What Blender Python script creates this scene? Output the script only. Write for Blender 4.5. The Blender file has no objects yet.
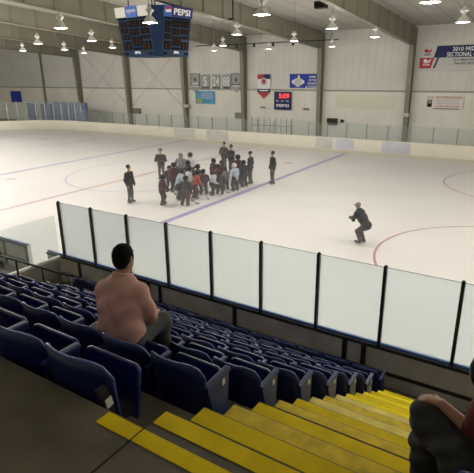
import bpy, bmesh, math, random
import numpy as np
from mathutils import Vector, Matrix
random.seed(7)
S = bpy.context.scene
COL = S.collection
PI = math.pi

# ------------------------------------------------------------------ camera
F_PX, PITCH, YAW, ROLL, EYE = 488.82, 0.3257, 0.5788, -0.0119, 5.6876
fw = Vector((-math.sin(YAW)*math.cos(PITCH), math.cos(YAW)*math.cos(PITCH), -math.sin(PITCH)))
r0 = Vector((math.cos(YAW), math.sin(YAW), 0)); u0 = r0.cross(fw)
rt = r0*math.cos(ROLL)+u0*math.sin(ROLL); up = -r0*math.sin(ROLL)+u0*math.cos(ROLL)
cam_d = bpy.data.cameras.new('camera'); cam = bpy.data.objects.new('camera', cam_d); COL.objects.link(cam)
cam.matrix_world = Matrix(((rt.x, up.x, -fw.x, 0), (rt.y, up.y, -fw.y, 0), (rt.z, up.z, -fw.z, EYE), (0, 0, 0, 1)))
cam_d.lens = 36*F_PX/474; cam_d.sensor_width = 36; cam_d.clip_start = .05; cam_d.clip_end = 300
S.camera = cam
EYEV = Vector((0, 0, EYE))
def ray(x, y): return fw+rt*((x-237)/F_PX)-up*((y-236.5)/F_PX)
def onz(x, y, z=0):
    d = ray(x, y); return EYEV+d*((z-EYE)/d.z)
def ony(x, y, Y):
    d = ray(x, y); return EYEV+d*(Y/d.y)

# ------------------------------------------------------------------ materials
def mat(name, col, rough=.6, metal=0, var=0, scale=6, bump=0, bscale=60, spec=.5, emit=None, coat=0):
    m = bpy.data.materials.new(name); m.use_nodes = True
    nt = m.node_tree; b = nt.nodes['Principled BSDF']
    b.inputs['Base Color'].default_value = (*col, 1); b.inputs['Roughness'].default_value = rough
    b.inputs['Metallic'].default_value = metal; b.inputs['Specular IOR Level'].default_value = spec
    if coat: b.inputs['Coat Weight'].default_value = coat
    tc = nt.nodes.new('ShaderNodeTexCoord')
    if var:
        n = nt.nodes.new('ShaderNodeTexNoise'); n.inputs['Scale'].default_value = scale; n.inputs['Detail'].default_value = 6
        nt.links.new(tc.outputs['Object'], n.inputs['Vector'])
        mx = nt.nodes.new('ShaderNodeMix'); mx.data_type = 'RGBA'
        mx.inputs['A'].default_value = (*[c*(1-var) for c in col], 1); mx.inputs['B'].default_value = (*[min(1, c*(1+var)) for c in col], 1)
        cr = nt.nodes.new('ShaderNodeMapRange'); cr.inputs[1].default_value = .3; cr.inputs[2].default_value = .7
        nt.links.new(n.outputs['Fac'], cr.inputs[0]); nt.links.new(cr.outputs[0], mx.inputs['Factor'])
        nt.links.new(mx.outputs['Result'], b.inputs['Base Color'])
    if bump:
        n2 = nt.nodes.new('ShaderNodeTexNoise'); n2.inputs['Scale'].default_value = bscale
        nt.links.new(tc.outputs['Object'], n2.inputs['Vector'])
        bp = nt.nodes.new('ShaderNodeBump'); bp.inputs['Strength'].default_value = bump; bp.inputs['Distance'].default_value = .02
        nt.links.new(n2.outputs['Fac'], bp.inputs['Height']); nt.links.new(bp.outputs['Normal'], b.inputs['Normal'])
    if emit:
        b.inputs['Emission Color'].default_value = (*emit[0], 1); b.inputs['Emission Strength'].default_value = emit[1]
    return m
def striped(name, col, axis, pitch, dark=.8, width=.08, rough=.7, var=.06, sc=.5):
    """panels with seams every `pitch` metres along the axis"""
    m = mat(name, col, rough, var=var, scale=sc); nt = m.node_tree; b = nt.nodes['Principled BSDF']
    src = b.inputs['Base Color'].links[0].from_socket
    tc = nt.nodes.new('ShaderNodeTexCoord'); sp = nt.nodes.new('ShaderNodeSeparateXYZ'); nt.links.new(tc.outputs['Object'], sp.inputs[0])
    def M(op, a, v=None):
        n = nt.nodes.new('ShaderNodeMath'); n.operation = op; nt.links.new(a, n.inputs[0])
        if v is not None: n.inputs[1].default_value = v
        return n.outputs[0]
    f = M('FRACT', M('DIVIDE', sp.outputs['XYZ'.index(axis)], pitch)); g = M('LESS_THAN', f, width)
    mx = nt.nodes.new('ShaderNodeMix'); mx.data_type = 'RGBA'; nt.links.new(g, mx.inputs['Factor'])
    nt.links.new(src, mx.inputs['A']); mx.inputs['B'].default_value = (*[c*dark for c in col], 1)
    nt.links.new(mx.outputs['Result'], b.inputs['Base Color'])
    return m
def glass(name, tint, haze, hazecol=(.8, .85, .82)):
    m = bpy.data.materials.new(name); m.use_nodes = True; nt = m.node_tree; nt.nodes.clear()
    o = nt.nodes.new('ShaderNodeOutputMaterial'); t = nt.nodes.new('ShaderNodeBsdfTransparent'); t.inputs[0].default_value = (*tint, 1)
    g = nt.nodes.new('ShaderNodeBsdfGlossy'); g.inputs['Roughness'].default_value = .05; fr = nt.nodes.new('ShaderNodeLayerWeight'); fr.inputs[0].default_value = .12
    d = nt.nodes.new('ShaderNodeBsdfDiffuse'); d.inputs[0].default_value = (*hazecol, 1)
    tl = nt.nodes.new('ShaderNodeBsdfTranslucent'); tl.inputs[0].default_value = (*hazecol, 1)
    m0 = nt.nodes.new('ShaderNodeMixShader'); m0.inputs[0].default_value = .5; nt.links.new(d.outputs[0], m0.inputs[1]); nt.links.new(tl.outputs[0], m0.inputs[2])
    m1 = nt.nodes.new('ShaderNodeMixShader'); m2 = nt.nodes.new('ShaderNodeMixShader')
    nz = nt.nodes.new('ShaderNodeTexNoise'); nz.inputs['Scale'].default_value = 1.2; nz.inputs['Detail'].default_value = 5
    tc = nt.nodes.new('ShaderNodeTexCoord'); nt.links.new(tc.outputs['Object'], nz.inputs['Vector'])
    mr = nt.nodes.new('ShaderNodeMapRange'); mr.inputs[1].default_value = .3; mr.inputs[2].default_value = .7; mr.inputs[3].default_value = haze*.85; mr.inputs[4].default_value = haze*1.15
    nt.links.new(nz.outputs['Fac'], mr.inputs[0]); nt.links.new(mr.outputs[0], m1.inputs[0])
    nt.links.new(t.outputs[0], m1.inputs[1]); nt.links.new(m0.outputs[0], m1.inputs[2])
    mm = nt.nodes.new('ShaderNodeMath'); mm.operation = 'MULTIPLY'; mm.inputs[1].default_value = .35; nt.links.new(fr.outputs[0], mm.inputs[0]); nt.links.new(mm.outputs[0], m2.inputs[0]); nt.links.new(m1.outputs[0], m2.inputs[1]); nt.links.new(g.outputs[0], m2.inputs[2])
    nt.links.new(m2.outputs[0], o.inputs[0])
    return m

M = {}
M['ice'] = mat('ice', (.80, .772, .74), .42, var=.035, scale=.35, spec=.35)
M['red_line'] = mat('red_line', (.60, .43, .39), .4, var=.1)
M['ring_red'] = mat('ring_red', (.50, .25, .24), .4)
M['blue_line'] = mat('blue_line', (.36, .32, .58), .4, var=.1)
M['board_white'] = mat('board_white', (.78, .74, .62), .5, var=.04, scale=1)
M['board_yellow'] = mat('board_kick', (.62, .58, .42), .5)
M['cap_blue'] = mat('cap_blue', (.05, .13, .42), .35)
M['frame_dark'] = mat('frame_dark', (.035, .036, .034), .45, metal=.2)
M['board_back'] = mat('board_back', (.72, .68, .61), .75, var=.15, scale=2)
M['post'] = mat('post', (.03, .034, .034), .4, metal=.4)
M['glass_near'] = glass('glass_near', (.90, .935, .95), .05, (.78, .84, .86))
def frosted(name, tint, haze):
    m = bpy.data.materials.new(name); m.use_nodes = True; nt = m.node_tree; nt.nodes.clear()
    o = nt.nodes.new('ShaderNodeOutputMaterial'); rf = nt.nodes.new('ShaderNodeBsdfRefraction'); rf.inputs['Color'].default_value = (*tint, 1); rf.inputs['Roughness'].default_value = .5; rf.inputs['IOR'].default_value = 1.35
    tl = nt.nodes.new('ShaderNodeBsdfTranslucent'); tl.inputs[0].default_value = (.9, .93, .93, 1); tp = nt.nodes.new('ShaderNodeBsdfTransparent'); tp.inputs[0].default_value = (.93, .96, .97, 1)
    a = nt.nodes.new('ShaderNodeMixShader'); a.inputs[0].default_value = haze; nt.links.new(rf.outputs[0], a.inputs[1]); nt.links.new(tl.outputs[0], a.inputs[2])
    b = nt.nodes.new('ShaderNodeMixShader'); b.inputs[0].default_value = .22; nt.links.new(a.outputs[0], b.inputs[1]); nt.links.new(tp.outputs[0], b.inputs[2])
    nt.links.new(b.outputs[0], o.inputs[0]); return m
M['glass_near'] = frosted('glass_near', (.90, .95, .955), .06)
M['glass_far'] = glass('glass_far', (.91, .94, .94), .09)
M['glass_edge'] = mat('glass_edge', (.25, .33, .30), .2)
M['wall_low'] = striped('wall_low', (.90, .88, .80), 'X', 1.9, .9, .02)
M['wall_up'] = striped('wall_up', (.78, .765, .72), 'X', .62, .93, .12)
M['wall_skylight'] = mat('skylight_panel', (.82, .80, .66), .5)
M['girt'] = mat('girt', (.40, .38, .33), .6)
M['ceil'] = striped('ceiling_panels', (.56, .54, .50), 'X', 1.22, .55, .05)
M['steel'] = mat('steel_olive', (.27, .26, .195), .55, var=.06, scale=1)
M['concrete'] = mat('concrete', (.145, .125, .085), .85, var=.22, scale=3, bump=.15)
M['joint'] = mat('joint', (.015, .012, .01), .9)
M['yellow'] = mat('yellow_paint', (.84, .63, .003), .7, spec=.12, var=.12, scale=5, bump=.05)
M['yellow_b'] = mat('yellow_worn_shaded', (.76, .56, .01), .65, var=.2, scale=9, spec=.3)  # darker worn tone on some strips, painting the shade lines between treads
M['yellow_c'] = mat('yellow_lit', (.98, .78, .002), .7, var=.06, scale=4, spec=.12)  # brighter yellow paints the stronger light on the lower steps
M['yellow_d'] = mat('yellow_glossy', (.86, .67, .04), .48, var=.25, scale=3, spec=.5)
M['seat'] = mat('seat_blue', (.005, .014, .105), .30, var=.1, scale=2)
M['seat_back'] = mat('seat_back_blue', (.005, .013, .085), .38, var=.1, scale=2)
M['seat_rim'] = mat('seat_rim_lit', (.06, .10, .30), .25)  # paler blue paints the light grazing the seat tops
M['stand'] = mat('seat_standard', (.02, .04, .14), .4)
M['endp'] = mat('seat_end_panel', (.022, .045, .14), .38)
M['tag'] = mat('tag', (.7, .68, .6), .5)
M['black'] = mat('black', (.012, .012, .013), .5)
M['rail_white'] = mat('partition_rail', (.75, .72, .62), .5)
M['panel_beige'] = mat('partition_panel', (.34, .31, .25), .6)
M['lamp_body'] = mat('lamp_body', (.75, .75, .72), .3, metal=.6)
M['lamp_refl'] = mat('lamp_reflector', (.8, .79, .75), .3, metal=.3)
M['lamp_glow'] = mat('lamp_lens', (1, 1, .95), .3, emit=((1, .97, .88), 14))
M['sb_blue'] = mat('scoreboard_blue', (.012, .030, .075), .6, spec=.15)
M['sb_dark'] = mat('scoreboard_display', (.010, .009, .010), .8, spec=.05)
M['sb_led'] = mat('scoreboard_digits_off', (.04, .022, .015), .8, spec=.05)
M['white'] = mat('white_print', (.9, .9, .88), .5)
M['offwhite'] = mat('header_white', (.66, .65, .62), .5)
M['hblue'] = mat('header_blue', (.03, .12, .5), .4)
M['pepsi_navy'] = mat('pepsi_navy', (.01, .02, .16), .4)
M['red'] = mat('print_red', (.50, .02, .03), .5)
M['led_red'] = mat('led_red', (.6, .02, .02), .4, emit=((1, .05, .03), 1.6))
M['ban_grey'] = mat('banner_grey', (.40, .42, .42), .7)
M['ban_dark'] = mat('banner_dark', (.10, .11, .13), .7)
M['ban_blue'] = mat('banner_blue', (.01, .05, .42), .6)
M['cyan'] = mat('poster_blue', (.10, .36, .62), .6, var=.25, scale=1.2)
M['ygreen'] = mat('poster_green', (.45, .55, .08), .6)
M['navy'] = mat('navy_print', (.01, .02, .12), .6)
M['cream'] = mat('sign_cream', (.88, .84, .74), .6)
M['adblue'] = mat('ad_blue_grey', (.58, .59, .66), .5, var=.12, scale=1.5)
M['adgrey'] = mat('ad_grey', (.58, .57, .52), .5, var=.12, scale=1.5)
M['ad_pale'] = mat('ad_print', (.64, .64, .64), .5)
M['boxgrey'] = mat('box_grey', (.25, .25, .23), .6)
M['bluepad'] = mat('blue_pad', (.20, .24, .40), .6, var=.2, scale=.5)
M['skin'] = mat('skin', (.40, .22, .14), .55, var=.06, scale=20)
M['hair'] = mat('hair', (.006, .005, .004), .8, spec=.15, bump=.5, bscale=120)
M['shirt'] = mat('salmon_shirt', (.65, .375, .31), .8, var=.05, scale=8, bump=.12, bscale=220)
M['trouser'] = mat('dark_trousers', (.055, .058, .056), .85, var=.15, scale=12, bump=.2, bscale=200)
M['trouser2'] = mat('charcoal_trousers', (.030, .031, .034), .8, var=.15, scale=12, bump=.2, bscale=200)
M['maroon'] = mat('maroon_shirt', (.12, .02, .018), .8, var=.1)
M['shoe'] = mat('shoe', (.01, .01, .012), .5)

# ------------------------------------------------------------------ mesh helpers
class MB:
    def __init__(s): s.v = []; s.f = []; s.m = []; s.mats = []; s.sm = []
    def slot(s, m):
        if m not in s.mats: s.mats.append(m)
        return s.mats.index(m)
    def add(s, vs, fs, m, smooth=False):
        o = len(s.v); k = s.slot(m); s.v += [tuple(v) for v in vs]
        for f in fs: s.f.append(tuple(i+o for i in f)); s.m.append(k); s.sm.append(smooth)
    def box(s, c, d, m, rot=None, bev=0, taper=1):
        x, y, z = d[0]/2, d[1]/2, d[2]/2
        if bev:
            bm = bmesh.new(); bmesh.ops.create_cube(bm, size=1)
            for v in bm.verts: v.co = Vector((v.co.x*d[0], v.co.y*d[1], v.co.z*d[2]))
            bmesh.ops.bevel(bm, geom=list(bm.edges), offset=bev, segments=2, affect='EDGES', profile=.6)
            vs = [v.co.copy() for v in bm.verts]; bm.verts.index_update(); fs = [[v.index for v in f.verts] for f in bm.faces]; bm.free()
        else:
            vs = [Vector((i*x, j*y, k*z)) for k in (-1, 1) for j in (-1, 1) for i in (-1, 1)]
            fs = [(0, 2, 3, 1), (4, 5, 7, 6), (0, 1, 5, 4), (2, 6, 7, 3), (0, 4, 6, 2), (1, 3, 7, 5)]
        if rot: vs = [rot @ v for v in vs]
        s.add([v+Vector(c) for v in vs], fs, m); return s
    def bb(s, a, b, m, bev=0):
        c = [(p+q)/2 for p, q in zip(a, b)]; return s.box(c, [abs(p-q) for p, q in zip(a, b)], m, bev=bev)
    def tube(s, pts, r, m, n=8, cap=True):
        pts = [Vector(p) for p in pts]; rs = r if isinstance(r, (list, tuple)) else [r]*len(pts); vs = []; fs = []
        t0 = (pts[1]-pts[0]).normalized(); a = t0.orthogonal().normalized()
        for i, p in enumerate(pts):
            t = (pts[min(i+1, len(pts)-1)]-pts[max(i-1, 0)]).normalized(); a = (a-t*a.dot(t)).normalized(); b = t.cross(a)
            for k in range(n):
                an = 2*PI*k/n; vs.append(p+(a*math.cos(an)+b*math.sin(an))*rs[i])
        for i in range(len(pts)-1):
            for k in range(n): fs.append((i*n+k, i*n+(k+1) % n, (i+1)*n+(k+1) % n, (i+1)*n+k))
        if cap: fs += [tuple(range(n-1, -1, -1)), tuple((len(pts)-1)*n+k for k in range(n))]
        s.add(vs, fs, m, True); return s
    def lathe(s, prof, m, n=20, c=(0, 0, 0)):
        vs = []; fs = []
        for r, z in prof:
            for k in range(n): vs.append((c[0]+r*math.cos(2*PI*k/n), c[1]+r*math.sin(2*PI*k/n), c[2]+z))
        for i in range(len(prof)-1):
            for k in range(n): fs.append((i*n+k, i*n+(k+1) % n, (i+1)*n+(k+1) % n, (i+1)*n+k))
        s.add(vs, fs, m, True); return s
    def prism(s, pts, off, m):
        """closed polygon pts (3D) extruded by vector off"""
        n = len(pts); off = Vector(off); vs = [Vector(p) for p in pts]+[Vector(p)+off for p in pts]
        fs = [tuple(range(n-1, -1, -1)), tuple(range(n, 2*n))]+[(i, (i+1) % n, n+(i+1) % n, n+i) for i in range(n)]
        s.add(vs, fs, m); return s
    def build(s, name, parent=None, loc=None, fix=True):
        me = bpy.data.meshes.new(name); me.from_pydata(s.v, [], s.f)
        for m in s.mats: me.materials.append(m)
        me.polygons.foreach_set('material_index', s.m); me.polygons.foreach_set('use_smooth', s.sm); me.update()
        if fix:
            bm = bmesh.new(); bm.from_mesh(me); bmesh.ops.recalc_face_normals(bm, faces=bm.faces); bm.to_mesh(me); bm.free()
        o = bpy.data.objects.new(name, me); COL.objects.link(o)
        if parent: o.parent = parent
        if loc: o.location = loc
        return o
def tag(o, label=None, cat=None, group=None, kind=None):
    if label: o['label'] = label
    if cat: o['category'] = cat
    if group: o['group'] = group
    if kind: o['kind'] = kind
    return o
def empty(name, loc=(0, 0, 0), rz=0, **k):
    o = bpy.data.objects.new(name, None); COL.objects.link(o); o.location = loc; o.rotation_euler = (0, 0, rz); o.empty_display_size = .2
    return tag(o, **k)
def copy_tree(o, parent=None):
    c = o.copy(); COL.objects.link(c); c.parent = parent
    for ch in list(o.children): copy_tree(ch, c)
    return c
def text_geo(mb, txt, w, h, at, xdir, ydir, m, depth=.02, bold=.0, font_h=.72):
    """lettering fitted to w x h, centred at `at`, facing xdir x ydir"""
    cu = bpy.data.curves.new('lettering', 'FONT'); cu.body = txt; cu.size = 1; cu.offset = bold; cu.extrude = .0; cu.resolution_u = 3
    cu.align_x = 'LEFT'
    ob = bpy.data.objects.new('lettering', cu); COL.objects.link(ob)
    dg = bpy.context.evaluated_depsgraph_get(); dg.update()
    me = bpy.data.meshes.new_from_object(ob.evaluated_get(dg))
    vs = [v.co.copy() for v in me.vertices]; fs = [tuple(p.vertices) for p in me.polygons]
    bpy.data.objects.remove(ob); bpy.data.curves.remove(cu); bpy.data.meshes.remove(me)
    if not vs: return
    x0 = min(v.x for v in vs); x1 = max(v.x for v in vs); y0 = min(v.y for v in vs); y1 = max(v.y for v in vs)
    X = Vector(xdir).normalized(); Y = Vector(ydir).normalized(); N = X.cross(Y)
    out = [Vector(at)+X*((v.x-(x0+x1)/2)/(x1-x0)*w)+Y*((v.y-(y0+y1)/2)/(y1-y0)*h)+N*depth for v in vs]
    mb.add(out, fs, m)
ORD = ['zeroth', 'first', 'second', 'third', 'fourth', 'fifth', 'sixth', 'seventh', 'eighth', 'ninth', 'tenth', 'eleventh', 'twelfth', 'thirteenth', 'fourteenth', 'fifteenth', 'sixteenth', 'seventeenth', 'eighteenth', 'nineteenth', 'twentieth', 'twenty-first', 'twenty-second', 'twenty-third']

# ------------------------------------------------------------------ SDF figures
def vlen(a): return np.sqrt((a*a).sum(-1))
class Fig:
    """smooth union of tapered limbs and ellipsoids, meshed with surface nets"""
    def __init__(s): s.p = []
    def limb(s, a, b, ra, rb, k=.03, m=0): s.p.append(('c', np.array(a, float), np.array(b, float), ra, rb, k, m)); return s
    def chain(s, pts, rs, k=.03, m=0):
        for i in range(len(pts)-1): s.limb(pts[i], pts[i+1], rs[i], rs[i+1], k, m)
        return s
    def ell(s, c, r, k=.03, m=0, R=None): s.p.append(('e', np.array(c, float), np.array(r, float), R, 0, k, m)); return s
    def d(s, p, P):
        if p[0] == 'c':
            a, b, ra, rb = p[1:5]; ab = b-a; t = np.clip(((P-a)@ab)/max(ab@ab, 1e-9), 0, 1)
            return vlen(P-a-t[..., None]*ab)-(ra+(rb-ra)*t)
        c, r, R = p[1:4]; q = P-c
        if R is not None: q = q@R
        k0 = vlen(q/r); k1 = vlen(q/(r*r))+1e-9
        return k0*(k0-1)/k1
    def mesh(s, name, mats, h, parent=None, disp=None, cuts=(), smooth=True):
        lo = np.array([1e9]*3); hi = -lo; bx = []
        for p in s.p:
            if p[0] == 'c':
                a = np.minimum(p[1]-p[3], p[2]-p[4]); b = np.maximum(p[1]+p[3], p[2]+p[4])
            else: a = p[1]-max(p[2]); b = p[1]+max(p[2])
            bx.append((a, b)); lo = np.minimum(lo, a); hi = np.maximum(hi, b)
        lo = lo-3*h; n = np.ceil((hi+3*h-lo)/h).astype(int)+1
        D = np.full(n, 1.0, np.float32); mi = np.zeros(n, np.int8); best = np.full(n, 1.0, np.float32)
        for p, (a, b) in zip(s.p, bx):
            mg = max(p[5], 2*h)+2*h; i0 = np.maximum(((a-mg-lo)/h).astype(int), 0); i1 = np.minimum(np.ceil((b+mg-lo)/h).astype(int)+1, n)
            ax = [lo[j]+h*np.arange(i0[j], i1[j]) for j in range(3)]; P = np.stack(np.meshgrid(*ax, indexing='ij'), -1)
            d = s.d(p, P); sl = tuple(slice(i0[j], i1[j]) for j in range(3)); cur = D[sl]; k = p[5]
            e = np.maximum(k-np.abs(cur-d), 0)/k; D[sl] = np.minimum(cur, d)-e*e*k*.25
            w = d < best[sl]; mi[sl] = np.where(w, p[6], mi[sl]); best[sl] = np.minimum(best[sl], d)
        if disp is not None or cuts:
            ax = [lo[j]+h*np.arange(n[j]) for j in range(3)]; P = np.stack(np.meshgrid(*ax, indexing='ij'), -1)
            if disp is not None:
                near = np.abs(D) < .05; D[near] += disp(P[near]).astype(np.float32)
            for (c, nn) in cuts: D = np.maximum(D, ((P-np.array(c))@np.array(nn, float)).astype(np.float32))
        sg = D < 0
        nc = n-1; cnt = np.zeros(nc); acc = np.zeros((*nc, 3))
        idx = np.stack(np.meshgrid(*[np.arange(k) for k in nc], indexing='ij'), -1).astype(np.float32)
        cr = [(i, j, k) for i in (0, 1) for j in (0, 1) for k in (0, 1)]
        def sub(A, c): return A[c[0]:c[0]+nc[0], c[1]:c[1]+nc[1], c[2]:c[2]+nc[2]]
        allin = np.ones(nc, bool); anyin = np.zeros(nc, bool)
        for c in cr: q = sub(sg, c); allin &= q; anyin |= q
        act = anyin & ~allin; ai = np.argwhere(act); cid = -np.ones(nc, int); cid[act] = np.arange(len(ai))
        acc = np.zeros((len(ai), 3)); cnt = np.zeros(len(ai))
        for c in cr:
            for axis in range(3):
                if c[axis] == 0:
                    c2 = list(c); c2[axis] = 1
                    A = D[ai[:, 0]+c[0], ai[:, 1]+c[1], ai[:, 2]+c[2]]; B = D[ai[:, 0]+c2[0], ai[:, 1]+c2[1], ai[:, 2]+c2[2]]
                    cross = (A < 0) != (B < 0); t = np.where(cross, A/np.where(cross, A-B, 1), 0)
                    pt = np.tile(np.array(c, float), (len(ai), 1)); pt[:, axis] = t
                    acc += pt*cross[:, None]; cnt += cross
        V = lo+h*(ai+acc/cnt[:, None]); faces = []
        for axis in range(3):
            o1, o2 = [(1, 2), (2, 0), (0, 1)][axis]
            s0 = [slice(None)]*3; s1 = [slice(None)]*3; s0[axis] = slice(0, -1); s1[axis] = slice(1, None)
            e = np.argwhere(sg[tuple(s0)] != sg[tuple(s1)]); ok = (e[:, o1] > 0) & (e[:, o2] > 0) & (e[:, o1] < nc[o1]) & (e[:, o2] < nc[o2]) ; e = e[ok]
            ins = sg[tuple(e.T)]
            def cell(d1, d2):
                q = e.copy(); q[:, o1] -= d1; q[:, o2] -= d2; return cid[tuple(q.T)]
            qd = np.stack([cell(1, 1), cell(0, 1), cell(0, 0), cell(1, 0)], 1); qd[~ins] = qd[~ins][:, ::-1]; faces.append(qd)
        Fq = np.concatenate(faces); Fq = Fq[(Fq >= 0).all(1)]
        me = bpy.data.meshes.new(name); me.from_pydata(V.tolist(), [], Fq.tolist())
        for m in mats: me.materials.append(m)
        ce = V[Fq].mean(1); ii = np.clip(((ce-lo)/h).round().astype(int), 0, n-1)
        me.polygons.foreach_set('material_index', mi[tuple(ii.T)].astype(np.int32)); me.polygons.foreach_set('use_smooth', [smooth]*len(Fq)); me.update()
        o = bpy.data.objects.new(name, me); COL.objects.link(o)
        if parent: o.parent = parent
        return o

# ================================================================== SETTING
YN, W = 7.87, 26.22                    # near boards, rink width
YF = YN+W; XR, XL = 10.6, -50.4; RC = 8.5
CAP = 1.02
def rink_outline(off=0, seg=14):
    pts = []; r = RC+off
    for cx, cy, a0 in ((XR-RC, YF-RC, 0), (XL+RC, YF-RC, 90), (XL+RC, YN+RC, 180), (XR-RC, YN+RC, 270)):
        for i in range(seg+1):
            a = math.radians(a0+90*i/seg); pts.append((cx+r*math.cos(a), cy+r*math.sin(a)))
    return pts
# floor slab
mb = MB(); mb.bb((-66, -4, -.35), (16, 41, -.04), M['concrete']); tag(mb.build('floor'), kind='structure')
# ice with painted lines
mb = MB(); out = rink_outline(-.02); mb.prism([(x, y, -.04) for x, y in out], (0, 0, .04), M['ice'])
XB, XC, XB2 = -12.68, -20.12, -27.56
def strip(xa, xb, ya, yb, m, z=.003): mb.add([(xa, ya, z), (xb, ya, z), (xb, yb, z), (xa, yb, z)], [(0, 1, 2, 3)], m)
strip(XB-.15, XB+.15, YN+.05, YF-.05, M['blue_line']); strip(XB2-.15, XB2+.15, YN+.05, YF-.05, M['blue_line'])
strip(XC-.13, XC+.13, YN+.05, YF-.05, M['red_line'])
strip(XR-3.4, XR-3.35, YN+1.5, YF-1.5, M['red_line']); strip(XL+3.35, XL+3.4, YN+1.5, YF-1.5, M['red_line'])
def ring(c, r, w, m, n=72, z=.003):
    vs = []; fs = []
    for i in range(n):
        a = 2*PI*i/n
        for rr in (r-w/2, r+w/2): vs.append((c[0]+rr*math.cos(a), c[1]+rr*math.sin(a), z))
    for i in range(n): j = (i+1) % n; fs.append((2*i, 2*i+1, 2*j+1, 2*j))
    mb.add(vs, fs, m)
def disc(c, r, m, n=24, z=.003): mb.add([(c[0]+r*math.cos(2*PI*i/n), c[1]+r*math.sin(2*PI*i/n), z) for i in range(n)], [tuple(range(n))], m)
YM = YN+W/2
ring((XC, YM), 4.5, .06, M['blue_line'])
for sx in (-.42, XL+11):
    for sy, rr in ((15.95, 4.12), (28.35, 4.4)): ring((sx, sy), rr, .08, M['ring_red']); disc((sx, sy), .3, M['ring_red'])
for px, py in ((289, 163), (11, 179), (170, 206)): q_ = onz(px, py); disc((q_.x, q_.y), .33, M['adgrey'])
tag(mb.build('floor', fix=False), kind='structure')
# walls
WY = 40.0; GIRT = 4.08; EAVE = 8.7; SL = .072
mb = MB(); mb.bb((-66, WY, -.3), (16, WY+.3, GIRT), M['wall_low']); mb.bb((-66, WY+.02, GIRT), (16, WY+.3, EAVE+.6), M['wall_up'])
tag(mb.build('wall_back'), kind='structure')
mb = MB(); mb.bb((-66.3, -4, -.3), (-66, WY, 13), M['wall_low']); tag(mb.build('wall_left'), kind='structure')
mb = MB(); mb.bb((16, -4, -.3), (16.3, WY, 13), M['wall_low']); tag(mb.build('wall_right'), kind='structure')
mb = MB(); mb.bb((-66, -4.3, -.3), (16, -4, 13), M['wall_up']); tag(mb.build('wall_front'), kind='structure')
mb = MB(); zc = lambda y: EAVE+SL*(WY-y)
mb.prism([(-66.3, WY+.3, zc(WY)), (-66.3, -4.3, zc(-4)), (-66.3, -4.3, zc(-4)+.2), (-66.3, WY+.3, zc(WY)+.2)], (82.6, 0, 0), M['ceil'])
tag(mb.build('ceiling'), kind='structure')
mb = MB(); mb.bb((-66, WY-.07, GIRT-.05), (16, WY, GIRT+.07), M['girt']); tag(mb.build('trim_1'), kind='structure')
mb = MB(); a = ony(336, 95, WY-.02); b = ony(394, 110, WY-.02)
mb.bb((a.x, WY-.03, b.z), (b.x, WY+.01, 3.8), M['wall_skylight']); mb.bb((-4.9, WY-.03, b.z), (4, WY+.01, 3.8), M['wall_skylight'])
tag(mb.build('trim_2'), kind='structure')

# steel portal frames: tapered column + rafter
cols = [-54.2, -47.5, -39.7, -31.9, -25.0, -17.45, -10.15, -2.6, 5.0]
for i, X in enumerate(cols):
    t = empty('steel_frame', (X, 0, 0))
    tag(t, 'olive grey steel roof frame, '+['at the far left end wall', 'first wide column from the left', 'left of the scoreboard', 'column just below the scoreboard', 'beside the grey number banners', 'right of the blue team banner', 'nearest the wide championship banner on the right', 'beyond the right edge of the photo', 'beyond the right edge, last one'][i], 'roof frame', 'portal frames of the arena')
    w = .34 if i else .16; m = M['steel']
    cm = MB(); yb = WY-.02; dt, db = (.75, .40) if i else (.2, .2)
    # web and two flanges
    cm.prism([(-.03, yb-db, 0), (-.03, yb, 0), (-.03, yb, EAVE-.1), (-.03, yb-dt, EAVE-.1)], (.06, 0, 0), m)
    cm.prism([(-w/2, yb-db-.02, 0), (-w/2, yb-db+.02, 0), (-w/2, yb-dt+.02, EAVE-.1), (-w/2, yb-dt-.02, EAVE-.1)], (w, 0, 0), m)
    cm.bb((-w/2, yb-.03, 0), (w/2, yb, EAVE-.1), m)
    cm.build('column', t)
    if i:
        rm = MB(); y1 = -3.9; zt = lambda y: zc(y)-.02; dep = lambda y: 1.35-.012*(WY-y)
        pts = [(-.024, yb-.05, zt(yb)), (-.024, y1, zt(y1)), (-.024, y1, zt(y1)-dep(y1)), (-.024, yb-.05, zt(yb)-dep(yb))]
        rm.prism(pts, (.048, 0, 0), m)
        rm.prism([(-w/2, yb-.05, zt(yb)-dep(yb)-.02), (-w/2, y1, zt(y1)-dep(y1)-.02), (-w/2, y1, zt(y1)-dep(y1)+.02), (-w/2, yb-.05, zt(yb)-dep(yb)+.02)], (w, 0, 0), m)
        rm.build('rafter', t)
        y = WY-1.3
        while y > 10:
            sm = MB(); sm.bb((-w/2+.02, y-.012, zt(y)-dep(y)), (w/2-.02, y+.012, zt(y)), m); sm.build('stiffener_plate', t); y -= 1.9
# cross bracing in two left bays
for i, (xa, xb) in enumerate(((-47.2, -40.0), (-39.4, -32.2))):
    mb = MB(); mb.tube([(xa, WY-.25, 2.2), (xb, WY-.25, 8.2)], .02, M['ad_pale'], 6); mb.tube([(xa, WY-.18, 8.2), (xb, WY-.18, 2.2)], .02, M['ad_pale'], 6)
    tag(mb.build('cross_brace'), 'pair of thin diagonal steel brace rods '+('in the bay left of the scoreboard' if i else 'in the leftmost braced bay'), 'brace', 'wall bracing rods')

# ================================================================== RINK BOARDS, far side
def offset_path(pts, off):
    return pts
fb = empty('rink_boards', (0, 0, 0), label='cream white rink boards with tall clear glass along the far side', cat='rink boards')
path_in = [p for p in rink_outline(0, 14)]; path_out = [p for p in rink_outline(.1, 14)]
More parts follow.
